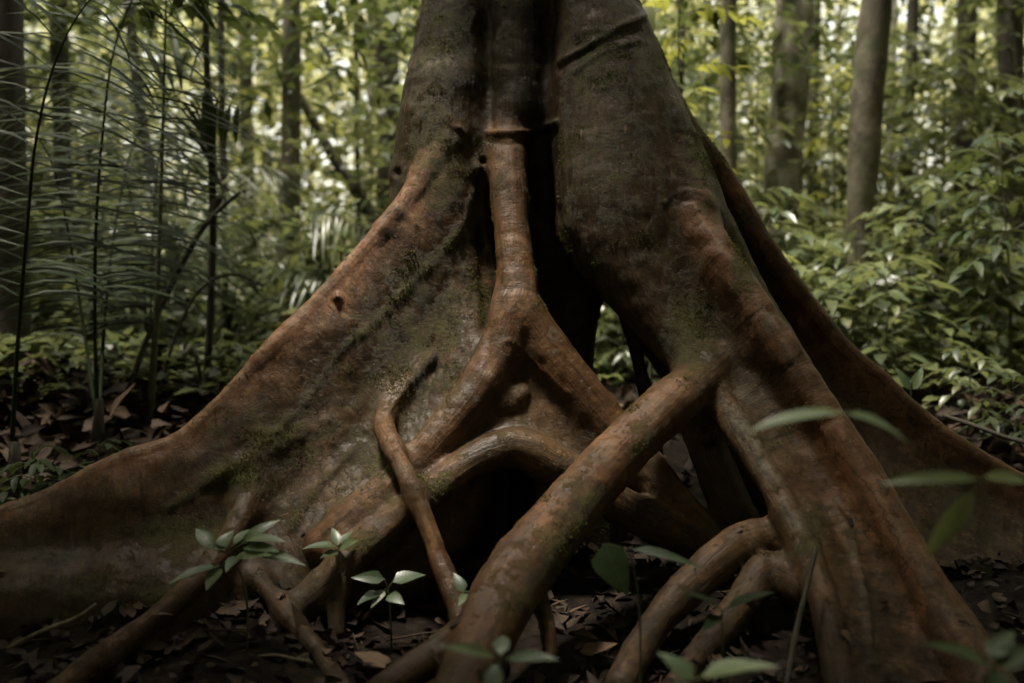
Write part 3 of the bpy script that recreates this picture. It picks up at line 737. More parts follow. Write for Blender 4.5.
    keys[PAIRS['web']] = keys[PAIRS['web'] - 1]; keys[PAIRS['cave']] = keys[PAIRS['cave'] - 1]
    fr = rid[Fq]; fid = np.where(fr[:, 0] == fr[:, 2], fr[:, 0], np.where(fr[:, 1] == fr[:, 3], fr[:, 1], fr[:, 0]))
    groups = {}
    for i in range(len(ROOTS)): groups.setdefault(keys[i], []).append(i)
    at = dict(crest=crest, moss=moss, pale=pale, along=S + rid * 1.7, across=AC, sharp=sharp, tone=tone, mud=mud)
    info = {}
    for kname, ids in groups.items():
        f = Fq[np.isin(fid, ids)]
        if len(f) < 20: continue
        used = np.unique(f); remap = np.full(len(V), -1, np.int64); remap[used] = np.arange(len(used))
        nm = 'trunk' if kname == 'trunk' else kname[0]
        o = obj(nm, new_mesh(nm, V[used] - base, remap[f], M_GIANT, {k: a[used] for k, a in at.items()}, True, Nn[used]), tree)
        info[kname] = o
    return tree, info, base, V, Nn, moss
PAIRS = {}
for i_, r_ in enumerate(ROOTS):
    if r_['part'] == 'buttress_root' and r_['crest'] == 0.2: PAIRS['web'] = i_
    if r_['part'] == 'arching_root' and r_['tone'] == 1.0: PAIRS['cave'] = i_
import time as _t
_t0 = _t.time()
GIANT, GPARTS, GBASE, GV, GN, GMOSS = build_giant()
print('giant', len(GV), round(_t.time() - _t0, 1), 's')

# ---------------------------------------------------------------- ground
def axis(lo, hi, a, b, fine, n_out):
    mid_ = np.arange(a, b + 1e-6, fine)
    l = a - (a - lo) * (np.linspace(0, 1, n_out + 1)[1:] ** 2.2); u = b + (hi - b) * (np.linspace(0, 1, n_out + 1)[1:] ** 2.2)
    return np.concatenate([l[::-1], mid_, u])
gx, gy = axis(-150, 150, -7, 7.5, 0.07, 26), axis(-60, 170, 1.2, 14, 0.07, 26)
X, Y = np.meshgrid(gx, gy, indexing='ij'); Z = ground_z(X, Y)
Pn = np.stack([X, Y, Z], -1).reshape(-1, 3)
Pn[:, 2] += fbm(Pn, 5, 3, 91) * 0.012 * (np.abs(Pn[:, 0]) < 9)
i = np.arange(len(gx) - 1)[:, None] * len(gy) + np.arange(len(gy) - 1)[None]
Fg = np.stack([i, i + len(gy), i + len(gy) + 1, i + 1], -1).reshape(-1, 4)
tag(obj('ground', new_mesh('ground', Pn, Fg, M_SOIL)), kind='structure')
def gz(x, y): return float(ground_z(np.array([x]), np.array([y]))[0])

# ---------------------------------------------------------------- leaf kinds
T_LANCE = leaf_template(6, 'lance', 0.28, 0.28)
T_OVATE = leaf_template(6, 'ovate', 0.22, 0.24)
T_MIDL = leaf_template(4, 'lance', 0.3, 0.3)
T_LEAFLET = leaf_template(5, 'rhomb', 0.3, 0.42)
T_DEAD = leaf_template(5, 'ovate', 0.35, 0.25, 0.12)
T_FAR = (np.array([0, 0.45, 1, 0.45]), np.array([0, -1, 0, 1.0]), np.array([0, 0.2, 0, 0.2]), np.array([0, 0, -0.15, 0]), np.array([[0, 1, 2, 3]]))

# ---------------------------------------------------------------- upper trunk and unseen crown of the giant tree, leaves laid out to shape light
u_ = Geo(); zz = np.linspace(2.9, 11, 18)
add_tube(u_, np.stack([0.07 + 0.05 * np.sin(zz), 4.78 + 0 * zz, zz], 1), np.interp(zz, [2.9, 4, 11], [0.44, 0.40, 0.26]), 22, 0.5, 0.10, 5)
limbs = []
for k in range(11):
    a = k * 2.4; z0 = 6.5 + 0.4 * k; e = np.array([math.cos(a), math.sin(a) * 0.9, 0])
    p0 = np.array([0.07, 4.78, z0]); L = 5.5 - 0.22 * k
    pts = catmull([p0, p0 + e * L * 0.35 + [0, 0, 0.5], p0 + e * L * 0.7 + [0, 0, 1.2], p0 + e * L + [0, 0, 1.6]], 5)
    add_tube(u_, pts, np.linspace(0.15, 0.03, len(pts)), 8, 0.5, 0.08, k); limbs.append(pts)
u_.build('upper_trunk', M_BARK_BROWN, GIANT, GBASE)
# leaves cut from the unseen crown so that sun reaches (px, py, depth), radius in metres
SPOTS = [(440, 150, 4.3, 0.22), (395, 222, 4.2, 0.19), (345, 282, 4.1, 0.17), (290, 335, 4.0, 0.14), (240, 388, 3.95, 0.12), (190, 432, 3.9, 0.10), (512, 200, 4.2, 0.13), (512, 270, 4.1, 0.13), (515, 335, 4.0, 0.14), (455, 405, 3.85, 0.17), (420, 455, 3.8, 0.16),
         (365, 455, 3.9, 0.08), (330, 510, 3.75, 0.14), (575, 390, 3.98, 0.13), (530, 450, 3.8, 0.15), (395, 470, 3.65, 0.10), (430, 540, 3.5, 0.10),
         (700, 215, 4.15, 0.19), (735, 275, 4.0, 0.18), (778, 335, 3.85, 0.16), (815, 395, 3.75, 0.13), (690, 140, 4.4, 0.15), (865, 480, 3.55, 0.13), (640, 425, 3.7, 0.16), (590, 480, 3.5, 0.15), (530, 550, 3.25, 0.13),
         (730, 410, 3.85, 0.10), (790, 515, 3.5, 0.09), (690, 585, 3.4, 0.08), (150, 480, 3.8, 0.09), (60, 505, 3.7, 0.06)]
SPOTS += [(960, 420, 5.6, 0.40), (1000, 400, 6.0, 0.45), (930, 330, 6.8, 0.5), (860, 300, 6.7, 0.3), (60, 420, 5.2, 0.30), (120, 405, 5.6, 0.25), (250, 340, 8.0, 0.6), (180, 360, 7.5, 0.5), (320, 320, 8.5, 0.6), (780, 290, 7.5, 0.6), (800, 415, 1.95, 0.34), (960, 478, 1.9, 0.10), (235, 552, 3.3, 0.12), (625, 565, 2.85, 0.09), (735, 668, 2.1, 0.09), (390, 585, 3.4, 0.08)]
cg = Geo(); n = CANOPY_N = 30000
cp = np.stack([RNG.uniform(-7.5, 7.0, n), np.where(RNG.random(n) < 0.45, RNG.uniform(-6.0, 3.4, n), RNG.uniform(-6, 8.5, n)), RNG.uniform(6.2, 10.5, n)], 1)
# extra unseen leaves added sunward to shade the trunk, rear buttress and low corners
for px, py, d, r in [(950, 520, 4.2, 0.55), (880, 470, 4.4, 0.35), (60, 590, 3.5, 0.55), (180, 600, 3.5, 0.35), (940, 610, 3.1, 0.30), (440, 50, 4.5, 0.30), (600, 70, 4.35, 0.40), (590, 160, 4.2, 0.25), (520, 60, 4.5, 0.2),
                     (800, 600, 3.3, 0.25), (330, 390, 4.05, 0.20), (620, 240, 4.1, 0.18), (1000, 560, 4.0, 0.45)]:
    m = int(90 + 420 * r * r); t_ = RNG.uniform(6.2, 10.0, m) / SUN_DIR.z
    cp = np.vstack([cp, P(px, py, d) + t_[:, None] * np.array(SUN_DIR) + RNG.normal(size=(m, 3)) * r * 0.6])
n = len(cp)
keep = np.ones(n, bool)
sd = np.array(SUN_DIR)
for px, py, d, r in SPOTS:
    q = cp - P(px, py, d); perp = q - (q @ sd)[:, None] * sd
    keep &= np.linalg.norm(perp, axis=1) > 1.35 * r * RNG.uniform(0.6, 1.2, n) + 0.06
keep &= RNG.random(n) < np.where(cp[:, 1] > 5.6, 0.06, 1.0)
cp = cp[keep]; n = len(cp)
dv = RNG.normal(size=(n, 3)) * [1, 1, 0.45]
add_leaves(cg, T_FAR, cp, dv, rand_unit(n) * 0.5 + [0, 0, 1], RNG.uniform(0.22, 0.42, n), RNG.uniform(0.07, 0.13, n))
cg.build('crown', M_LEAF, GIANT, GBASE)  # unseen leaf mass added overhead to block and dapple the sun

# ---------------------------------------------------------------- trees behind
def clump_leaves(g, centres, rad, n_each, lmin, lmax, flat=0.6, tm=T_FAR):
    c = np.repeat(np.atleast_2d(centres), n_each, 0); n = len(c)
    p = c + rand_unit(n) * (RNG.random(n) ** 0.45)[:, None] * np.array([1, 1, flat]) * rad
    d = rand_unit(n) * [1, 1, 0.5] + [0, 0, -0.25]
    add_leaves(g, tm, p, d, rand_unit(n) * 0.6 + [0, 0, 1], RNG.uniform(lmin, lmax, n), RNG.uniform(0.25, 0.36, n) * lmin)

def wood_tree(label, pts, mat, top, crown_r=1.6, ncl=16, leafm=None, group=None, seg=14, wob=0.10, cat='tree', each=22, kind='tree'):
    """pts: (px, py, depth, radius px) from the top of the picture down; the trunk goes on to the ground and up to its crown."""
    w = W4(pts); x, y, _, r = w[-1]
    foot = np.array([x, y, gz(x, y) - 0.12]); a, b = w[0], w[min(1, len(w) - 1)]
    up = (a - b)[:3]; up = up / up[2] if up[2] > 0.05 else np.array([0, 0, 1.0])
    tp = a[:3] + up * (top - a[2]) * 0.9; tp[2] = top
    P3 = np.vstack([tp, (tp + a[:3]) / 2 + [0.06, 0.03, 0], w[:, :3], foot]); RR = np.concatenate([[w[0, 3] * 0.45, w[0, 3] * 0.8], w[:, 3], [w[-1, 3] * 1.35]])
    P3 = catmull(np.hstack([P3, RR[:, None]]), 6)[::-1]
    t = thing(kind, label, cat, foot + [0, 0, 0.12], group)
    o3 = np.array(t.location)
    g = Geo(); add_tube(g, P3[:, :3], np.maximum(P3[:, 3], 0.008), seg, 0.5, wob, int(x * 100) % 97)
    cg = Geo(); cen = []
    for k in range(ncl):
        ang = k * 2.4 + x; h = RNG.uniform(-0.55, 0.35) * crown_r; rr = crown_r * RNG.uniform(0.3, 1.0)
        c = tp + [math.cos(ang) * rr, math.sin(ang) * rr, h]; cen.append(c)
        if k % 2 == 0:
            s0 = P3[-1 - min(len(P3) - 2, 1 + k % 5), :3]
            add_tube(g, catmull([s0, (s0 + c) / 2 + [0, 0, 0.12], c], 4), np.linspace(max(0.012, w[0, 3] * 0.3), 0.006, 9), 5, 0.5)
    clump_leaves(cg, np.array(cen), crown_r * 0.42, each, 0.14, 0.26)
    g.build('trunk', mat, t, o3); cg.build('crown', leafm or M_LEAF, t, o3)
    return t

wood_tree('straight brown trunk in the left background, thickest of those there', [(292, -10, 11, 9), (291, 130, 11, 10), (288, 250, 11, 11), (288, 300, 11, 11)], M_BARK_BROWN, 7.5)
wood_tree('dim slender trunk just left of the thick brown background trunk', [(246, -10, 13, 7), (246, 120, 13, 7), (249, 260, 13, 8)], M_BARK_BROWN, 8)
wood_tree('wide blurred trunk close beside the left edge of the great trunk', [(386, -10, 14, 13), (389, 110, 14, 12), (388, 230, 14, 13)], M_BARK_DARK, 8.5)
wood_tree('thin dark pole-like stem against which the broken stick leans', [(206, -10, 6.6, 3.2), (208, 100, 6.6, 3.4), (213, 205, 6.6, 3.8), (211, 300, 6.6, 4), (207, 385, 6.6, 4.4)], M_BARK_DARK, 5, 0.8, 6, M_LEAF_DARK, None, 8, 0.12, each=30)
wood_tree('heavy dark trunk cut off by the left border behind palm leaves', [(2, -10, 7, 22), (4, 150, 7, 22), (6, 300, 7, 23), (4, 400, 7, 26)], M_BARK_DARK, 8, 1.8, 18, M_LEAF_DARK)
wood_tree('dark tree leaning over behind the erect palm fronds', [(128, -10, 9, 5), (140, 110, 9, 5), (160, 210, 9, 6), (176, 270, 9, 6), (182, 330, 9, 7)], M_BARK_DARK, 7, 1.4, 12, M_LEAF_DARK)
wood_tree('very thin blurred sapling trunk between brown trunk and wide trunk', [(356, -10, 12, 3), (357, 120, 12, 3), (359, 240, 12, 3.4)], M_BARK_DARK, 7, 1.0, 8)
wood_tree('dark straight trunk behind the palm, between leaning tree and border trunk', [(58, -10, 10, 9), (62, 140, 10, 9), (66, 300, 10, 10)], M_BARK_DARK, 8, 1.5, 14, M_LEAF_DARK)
wood_tree('thin grey trunk close behind the pole-like stem', [(221, -10, 9, 3.5), (223, 150, 9, 3.6), (226, 300, 9, 4)], M_BARK_DARK, 6.5, 0.9, 8)
wood_tree('straight pole-like trunk standing nearest on the right of the great tree', [(729, -10, 8, 8), (728, 80, 8, 8), (728, 170, 8, 8.4), (728, 240, 8, 9)], M_BARK_BROWN, 7, 1.2, 10)
wood_tree('pale whitish thick trunk in the right background', [(794, -10, 10, 19), (792, 60, 10, 19), (786, 130, 10, 18), (780, 230, 10, 18), (778, 300, 10, 20)], M_BARK_PALE, 8.5, 2.0, 18)
wood_tree('brown mottled trunk leaning slightly right, with lichen on its bark', [(878, -10, 8.2, 15), (868, 90, 8.2, 15), (861, 200, 8.2, 14), (858, 290, 8.2, 14)], M_BARK_BROWN, 8, 1.7, 16)
wood_tree('slim dark trunk to the right of the mottled leaning trunk', [(914, -10, 12, 6), (910, 80, 12, 6), (905, 160, 12, 6.5)], M_BARK_DARK, 7.5, 1.3, 10)
wood_tree('dark trunk between the slim dark trunk and the right border', [(967, -10, 11, 9), (966, 80, 11, 9), (963, 180, 11, 9)], M_BARK_DARK, 8, 1.5, 14)
wood_tree('shadowy broad trunk at the right border', [(1010, -10, 10, 12), (1012, 120, 10, 12), (1014, 240, 10, 13)], M_BARK_DARK, 8, 1.6, 14, M_LEAF_DARK)
wood_tree('thin blurred dark trunk just right of the pale whitish trunk', [(815, -10, 13, 6), (814, 100, 13, 6), (812, 200, 13, 6)], M_BARK_DARK, 8, 1.2, 10)
wood_tree('thin pale pole in the far gap right of the mottled trunk', [(893, -10, 15, 5), (891, 120, 15, 5), (890, 200, 15, 5)], M_BARK_PALE, 8, 1.2, 10)

# leaning limb, broken stick, hanging vine
def stick(name, label, cat, pts, mat, seg=7, wob=0.15, group=None, extra=()):
    w = W4(pts); c = catmull(w, 5); t = thing(name, label, cat, c[-1, :3], group); g = Geo()
    add_tube(g, c[:, :3], c[:, 3], seg, 0.5, wob, len(pts))
    for e in extra:
        v = catmull(W4(e), 4); add_tube(g, v[:, :3], v[:, 3], 5, 0.5, wob, 3)
    g.build('stem', mat, t, c[-1, :3]); return t
stick('leaning_tree', 'dark blurred dead tree leaning across the bright gap left of the great trunk', 'dead tree', [(296, 90, 12.5, 4), (310, 115, 12.5, 5), (335, 160, 12.5, 6), (362, 200, 12.5, 7), (388, 250, 12.5, 8), (400, 320, 12.5, 9)], M_BARK_DARK)
stick('broken_stick', 'dry broken stick leaning against the thin pole-like stem', 'stick', [(240, 192, 6.5, 1.8), (208, 222, 6.45, 2.6), (178, 272, 6.3, 2.8), (150, 332, 6.1, 2.8), (128, 392, 5.95, 3)], M_BARK_DARK, extra=[[(208, 222, 6.45, 2.2), (215, 205, 6.5, 5), (222, 196, 6.5, 3)]])
stick('thin_sapling', 'bare thin sapling crossing the broken stick low on the left', 'sapling', [(262, 286, 6.6, 1.2), (232, 274, 6.6, 1.4), (200, 290, 6.5, 1.6), (178, 330, 6.4, 1.8), (160, 385, 6.3, 2)], M_BARK_DARK)
stick('hanging_vine', 'thin dark vine hanging just right of the great trunk top', 'vine', [(681, -120, 8.6, 3), (680, -10, 8.6, 3), (682, 40, 8.6, 3.6), (681, 95, 8.6, 2.6), (683, 190, 8.6, 2.4), (680, 300, 8.6, 3)], M_BARK_DARK)

# ---------------------------------------------------------------- palms
def frond(t, o3, ctrl, n, l_mid, wid=0.011, start=0.25, drop=0.35, mat=None, side_axis=None):
    """A pinnate frond: rachis through world points, narrow leaflets in two rows."""
    c = catmull(ctrl, 10); s = np.concatenate([[0], np.cumsum(np.linalg.norm(np.diff(c, axis=0), axis=1))])
    g = Geo(); add_tube(g, c, np.linspace(0.012, 0.002, len(c)), 6, 0.2)
    u = np.linspace(start, 0.995, n); p = np.stack([np.interp(u * s[-1], s, c[:, j]) for j in range(3)], 1)
    tg = np.stack([np.interp(u * s[-1], s, np.gradient(c[:, j], s)) for j in range(3)], 1); tg /= np.linalg.norm(tg, axis=1)[:, None]
    ax_ = np.array([1.0, 0.25, 0]) if side_axis is None else np.array(side_axis, float)
    sd_ = np.broadcast_to(ax_, tg.shape); sd_ = sd_ - (sd_ * tg).sum(1)[:, None] * tg; sd_ /= np.linalg.norm(sd_, axis=1)[:, None]
    L = l_mid * (0.45 + 0.75 * np.sin(np.pi * np.clip((u - start) / (1 - start) * 0.86 + 0.12, 0, 1)))
    for sg in (-1, 1):
        d = sd_ * sg + tg * 0.38 + RNG.normal(size=(n, 3)) * 0.085 + [0, 0, -drop * 0.15]
        add_leaves(g, T_LEAFLET, p, d, np.array([0, -0.42, 0.9]), L * RNG.uniform(0.7, 1.15, n), wid * RNG.uniform(0.7, 1.25, n), None, RNG.uniform(0.8, 1.5, n))
    return g.build('frond', mat or M_LEAF_DARK, t, o3)

def palm(label, base, fronds, l_mid, n=28, wid=0.022, group=None, mat=None):
    x, y = base; o3 = np.array([x, y, gz(x, y)]); t = thing('palm', label, 'palm', o3, group)
    for f in fronds: frond(t, o3, np.array([P(*q) for q in f]), n, l_mid, wid, 0.28, 0.40, mat)
    g = Geo(); add_tube(g, [o3 - [0, 0, 0.1], o3 + [0, 0, 0.12], o3 + [0.01, 0, 0.3]], [0.05, 0.04, 0.02], 8, 0.3, 0.1)
    g.build('stem', M_BARK_DARK, t, o3); return t
b_ = P(98, 410, 5.6)
palm('tall understorey palm with erect fronds of narrow drooping leaflets, largest on the left', (b_[0], b_[1]), [
    [(98, 425, 5.6), (95, 330, 5.6), (96, 230, 5.55), (103, 130, 5.5), (114, 50, 5.45), (138, -10, 5.4), (175, -50, 5.3)],
    [(99, 425, 5.62), (104, 330, 5.9), (116, 220, 6.2), (140, 130, 6.4), (190, 90, 6.5), (240, 105, 6.5)],
    [(97, 425, 5.6), (84, 330, 5.8), (66, 220, 5.9), (46, 150, 5.9), (10, 110, 5.8)]], 0.64, 42, 0.021)
b_ = P(14, 410, 5.0)
palm('palm at the left border with a dark bowed rachis', (b_[0], b_[1]), [
    [(12, 440, 5.0), (18, 340, 5.0), (27, 230, 4.95), (36, 140, 4.9), (56, 60, 4.85), (90, 0, 4.8), (140, -30, 4.7)]], 0.56, 30, 0.019)
b_ = P(228, 330, 8.6)
palm('small grey-green palm with arching fronds behind the pole-like stem', (b_[0], b_[1]), [
    [(228, 345, 8.6), (240, 275, 8.6), (268, 228, 8.5), (320, 212, 8.4), (372, 232, 8.3)],
    [(228, 345, 8.6), (222, 270, 8.6), (196, 225, 8.5), (150, 215, 8.4)],
    [(228, 345, 8.6), (234, 270, 8.7), (250, 215, 8.9), (290, 180, 9.1)],
    [(228, 345, 8.6), (250, 300, 8.5), (290, 270, 8.3), (335, 275, 8.1)]], 0.55, 28, 0.02, None, M_LEAF)
b_ = P(150, 330, 7.6)
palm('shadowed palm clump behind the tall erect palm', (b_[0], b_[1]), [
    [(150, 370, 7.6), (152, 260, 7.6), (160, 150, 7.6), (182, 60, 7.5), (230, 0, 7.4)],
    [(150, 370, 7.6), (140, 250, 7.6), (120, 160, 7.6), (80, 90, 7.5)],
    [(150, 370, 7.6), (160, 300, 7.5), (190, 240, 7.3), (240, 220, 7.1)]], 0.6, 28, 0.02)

# ---------------------------------------------------------------- understorey saplings and shrubs
def sapling(label, px, d, h, spread, nb, leaf, mat, px_lean=0.0, nper=12, base_y=None, cat='sapling', kind='sapling', z_lo=0.25, tm=T_MIDL, ratio=0.19, group=None, rise=0.35):
    x = (px - 512) / F * d; y = d; o3 = np.array([x, y, gz(x, y)]); t = thing(kind, label, cat, o3, group)
    g = Geo(); lg = Geo(); st = catmull([o3 - [0, 0, 0.05], o3 + [px_lean * 0.3 + 0.03, 0, h * 0.4], o3 + [px_lean, 0.02, h]], 6)
    add_tube(g, st, np.linspace(0.006 + 0.006 * h, 0.003, len(st)), 6, 0.4)
    nb = int(nb * 1.5)
    for k in range(nb):
        f = z_lo + (1 - z_lo) * (k + RNG.random() * 0.7) / nb; f = min(f, 1.0)
        s0 = np.array([np.interp(f, np.linspace(0, 1, len(st)), st[:, j]) for j in range(3)])
        a = k * 2.4 + RNG.normal() * 0.3; e = np.array([math.cos(a), math.sin(a), 0]); L = spread * (1.1 - 0.55 * f) * RNG.uniform(0.7, 1.2)
        br = catmull([s0, s0 + e * L * 0.5 + [0, 0, rise * L * 0.6], s0 + e * L + [0, 0, rise * L * 0.5 - 0.12 * L]], 5)
        add_tube(g, br, np.linspace(0.004, 0.0015, len(br)), 4, 0.4)
        m = max(3, int(nper * RNG.uniform(0.7, 1.2))); u = np.linspace(0.25, 1.0, m)
        p = np.stack([np.interp(u, np.linspace(0, 1, len(br)), br[:, j]) for j in range(3)], 1)
        sg = np.where(np.arange(m) % 2 == 0, 1, -1)[:, None]; pe = np.array([-e[1], e[0], 0])
        dd = e * 0.75 + pe * sg * 0.8 + RNG.normal(size=(m, 3)) * 0.18 + [0, 0, -0.12]; dd[-1] = e + [0, 0, -0.2]
        add_leaves(lg, tm, p, dd, RNG.normal(size=(m, 3)) * 0.22 + [0, 0, 1], leaf * RNG.uniform(0.6, 1.15, m), leaf * ratio * RNG.uniform(0.85, 1.15, m), None, RNG.uniform(0.6, 1.6, m))
    g.build('stem', M_STEM, t, o3); lg.build('foliage', mat, t, o3); return t

sapling('tall bright-leaved sapling right behind the upper edge of the great trunk', 672, 7.2, 3.4, 0.75, 22, 0.17, M_LEAF_BRIGHT, 0.05, 9)
sapling('airy green sapling between the vine and the pole-like right trunk', 705, 8.8, 3.6, 0.8, 24, 0.205, M_LEAF, 0.0, 9)
sapling('leafy shrub filling the foot of the pole-like right trunk', 745, 7.4, 1.5, 0.75, 18, 0.205, M_LEAF, 0.05, 10, cat='shrub', kind='shrub')
sapling('leafy sapling covering the foot of the pale trunk', 775, 8.6, 1.5, 0.9, 24, 0.205, M_LEAF, 0.1, 10)
sapling('yellow-green sapling between pale trunk and mottled trunk', 832, 10.6, 3.3, 0.95, 26, 0.16, M_LEAF_BRIGHT, 0.0, 9)
sapling('low broad-leaved shrub left of the mottled trunk foot', 812, 6.7, 0.95, 0.6, 14, 0.18, M_LEAF, 0.05, 8, cat='shrub', kind='shrub', tm=T_OVATE, ratio=0.24)
sapling('grey-green shrub with large leaves at the mottled trunk foot', 880, 6.6, 1.0, 0.6, 15, 0.20, M_LEAF, 0.05, 8, cat='shrub', kind='shrub', tm=T_OVATE, ratio=0.24)
sapling('shrub with pale upturned leaves right of the mottled trunk', 925, 7.3, 1.55, 0.75, 18, 0.18, M_LEAF, 0.1, 9, cat='shrub', kind='shrub')
sapling('tall sapling rising behind the pale-leaved shrub', 935, 9.0, 3.0, 0.95, 26, 0.205, M_LEAF, 0.1, 9)
sapling('dense dark shrub at the right border', 1008, 6.7, 1.8, 0.75, 20, 0.17, M_LEAF_DARK, -0.05, 9, cat='shrub', kind='shrub')
sapling('spreading sapling with horizontal sprays above the dark border shrub', 990, 8.4, 2.6, 1.1, 24, 0.205, M_LEAF, -0.15, 10)
sapling('thin tall sapling at the far right with drooping sprays', 1030, 9.6, 3.9, 1.2, 28, 0.205, M_LEAF, -0.2, 9)
sapling('leafy sapling seen against the bright far gap at right', 875, 11.5, 3.4, 1.1, 26, 0.17, M_LEAF_BRIGHT, 0.1, 9)
sapling('bushy sapling behind the slim dark trunk', 908, 12.8, 4.2, 1.2, 28, 0.18, M_LEAF, 0.1, 9)
sapling('dim shrub between the right rear buttress and the mottled trunk', 850, 7.4, 1.2, 0.6, 15, 0.15, M_LEAF, 0.05, 9, cat='shrub', kind='shrub')
sapling('small herb of glossy leaves beside dead leaves at right', 965, 5.9, 0.55, 0.32, 9, 0.12, M_LEAF, 0.02, 6, cat='plant', kind='herb')
sapling('low leafy herb near the right border behind the rear buttress', 1010, 5.6, 0.5, 0.35, 9, 0.12, M_LEAF_DARK, 0.02, 6, cat='plant', kind='herb')
sapling('shrub glimpsed through the gap under the right column', 618, 8.0, 0.95, 0.5, 12, 0.14, M_LEAF, 0.02, 8, cat='shrub', kind='shrub')
sapling('low blurred bush left of the thick brown background trunk', 235, 9.4, 0.75, 0.7, 14, 0.15, M_LEAF, 0.02, 9, cat='bush', kind='bush')
sapling('bright low bush at the foot of the thick brown background trunk', 300, 10.2, 0.9, 0.8, 16, 0.16, M_LEAF_BRIGHT, 0.02, 9, cat='bush', kind='bush')
sapling('blurred bush between brown trunk and the left buttress crest', 318, 8.4, 1.15, 0.7, 16, 0.15, M_LEAF, 0.02, 9, cat='bush', kind='bush')
sapling('dark bush between the erect palm and the broken stick', 150, 8.4, 0.8, 0.7, 14, 0.15, M_LEAF_DARK, 0.02, 9, cat='bush', kind='bush')
sapling('tall backlit sapling in the bright gap left of the thick brown trunk', 262, 12.5, 3.8, 1.0, 24, 0.17, M_LEAF_BRIGHT, 0.1, 9)
sapling('tall backlit sapling in the bright gap right of the thick brown trunk', 330, 13.5, 4.2, 1.1, 26, 0.17, M_LEAF_BRIGHT, 0.1, 9)
sapling('slender sapling behind the leaning dark tree', 170, 11.5, 3.6, 1.0, 22, 0.205, M_LEAF, 0.1, 9)
sapling('tall dark broad-leaved sapling whose top leaves cross the upper left corner', 150, 6.0, 2.95, 0.7, 12, 0.24, M_LEAF_DARK, 0.1, 7, tm=T_OVATE, ratio=0.2, z_lo=0.86)
sapling('low seedling cluster under the erect palm at the left border', 28, 4.7, 0.35, 0.25, 8, 0.11, M_LEAF_DARK, 0.02, 5, cat='plant', kind='herb')
sapling('low seedling above the left buttress crest, among dead leaves', 92, 4.9, 0.34, 0.24, 8, 0.11, M_LEAF_DARK, 0.02, 5, cat='plant', kind='herb')

# ---------------------------------------------------------------- ground cover, far wood, litter
hg = Geo(); n = 2600
hx, hy = RNG.uniform(-8, 8, n), RNG.uniform(7.0, 16, n); lf_ = np.arange(n) < 420; hx[lf_], hy[lf_] = RNG.uniform(-4.5, -1.6, 420), RNG.uniform(6.0, 8.5, 420); hz_ = ground_z(hx, hy)
m = 5; bp = np.repeat(np.stack([hx, hy, hz_ + RNG.uniform(0.03, 0.30, n)], 1), m, 0)
dv = RNG.normal(size=(n * m, 3)) * [1, 1, 0.25] + [0, 0, 0.1]
add_leaves(hg, T_FAR, bp, dv, RNG.normal(size=(n * m, 3)) * 0.3 + [0, 0, 1], RNG.uniform(0.08, 0.17, n * m), RNG.uniform(0.025, 0.05, n * m))
tag(hg.build('ground_cover', M_LEAF), kind='stuff')

# the thicket between the trees: sprays of leaves nobody could count
tg_ = Geo()
for k in range(250):
    y0 = RNG.uniform(8.2, 15.5); x0 = RNG.uniform(-0.60, 0.60) * y0
    if abs(x0 / y0 + 0.22) < 0.10 and RNG.random() < 0.6: continue
    h0 = RNG.uniform(0.5, 1.5) if RNG.random() < 0.5 or y0 < (8.6 if RNG.random() < 0.25 else 11) else RNG.uniform(2.0, 5.0); z0 = gz(x0, y0); m = int(26 * h0) + 14
    q = np.stack([x0 + RNG.normal(size=m) * 0.42, y0 + RNG.normal(size=m) * 0.42, z0 + h0 * RNG.uniform(0.2, 1.0, m)], 1)
    add_tube(tg_, [[x0, y0, z0 - 0.1], [x0 + 0.05, y0, z0 + h0 * 0.5], [x0 + RNG.normal() * 0.15, y0, z0 + h0]], [0.012, 0.009, 0.004], 5, 0.1)
    for j in range(3):
        o_ = RNG.normal(size=(m, 3)) * [0.14, 0.14, 0.03]
        add_leaves(tg_, T_FAR, q + o_, RNG.normal(size=(m, 3)) * [1, 1, 0.3] + [0, 0, -0.2], RNG.normal(size=(m, 3)) * 0.3 + [0, 0, 1], RNG.uniform(0.13, 0.27, m), RNG.uniform(0.03, 0.06, m))
tag(tg_.build('undergrowth', M_LEAF), kind='stuff')

# low branches of the wood, dark against the glow
bg_ = Geo()
for k in range(170):
    y0 = RNG.uniform(8.5, 14); px = RNG.uniform(-80, 1100); py = -40 + 120 * RNG.random() ** 1.5 if (px < 420 or RNG.random() < 0.45) else -60
    c0 = P(px, py, y0); m = 34
    add_leaves(bg_, T_FAR, c0 + RNG.normal(size=(m, 3)) * [0.45, 0.45, 0.16], RNG.normal(size=(m, 3)) * [1, 1, 0.3] + [0, 0, -0.3], RNG.normal(size=(m, 3)) * 0.3 + [0, 0, 1], RNG.uniform(0.12, 0.24, m), RNG.uniform(0.03, 0.055, m))
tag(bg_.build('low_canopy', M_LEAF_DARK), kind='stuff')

fg = Geo(); n = 3300
yy = 14 + 24 * RNG.random(n) ** 0.8; xx = RNG.uniform(-0.75, 0.75, n) * yy; zz_ = ground_z(xx, yy) + (0.33 * yy + 1.5) * RNG.random(n)
dens = fbm(np.stack([xx * 0.35, yy * 0.3, zz_ * 0.5], 1), 1.0, 2, 5); k_ = dens > -0.32
clump_leaves(fg, np.stack([xx, yy, zz_], 1)[k_], 0.95, 34, 0.22, 0.42, 0.7)
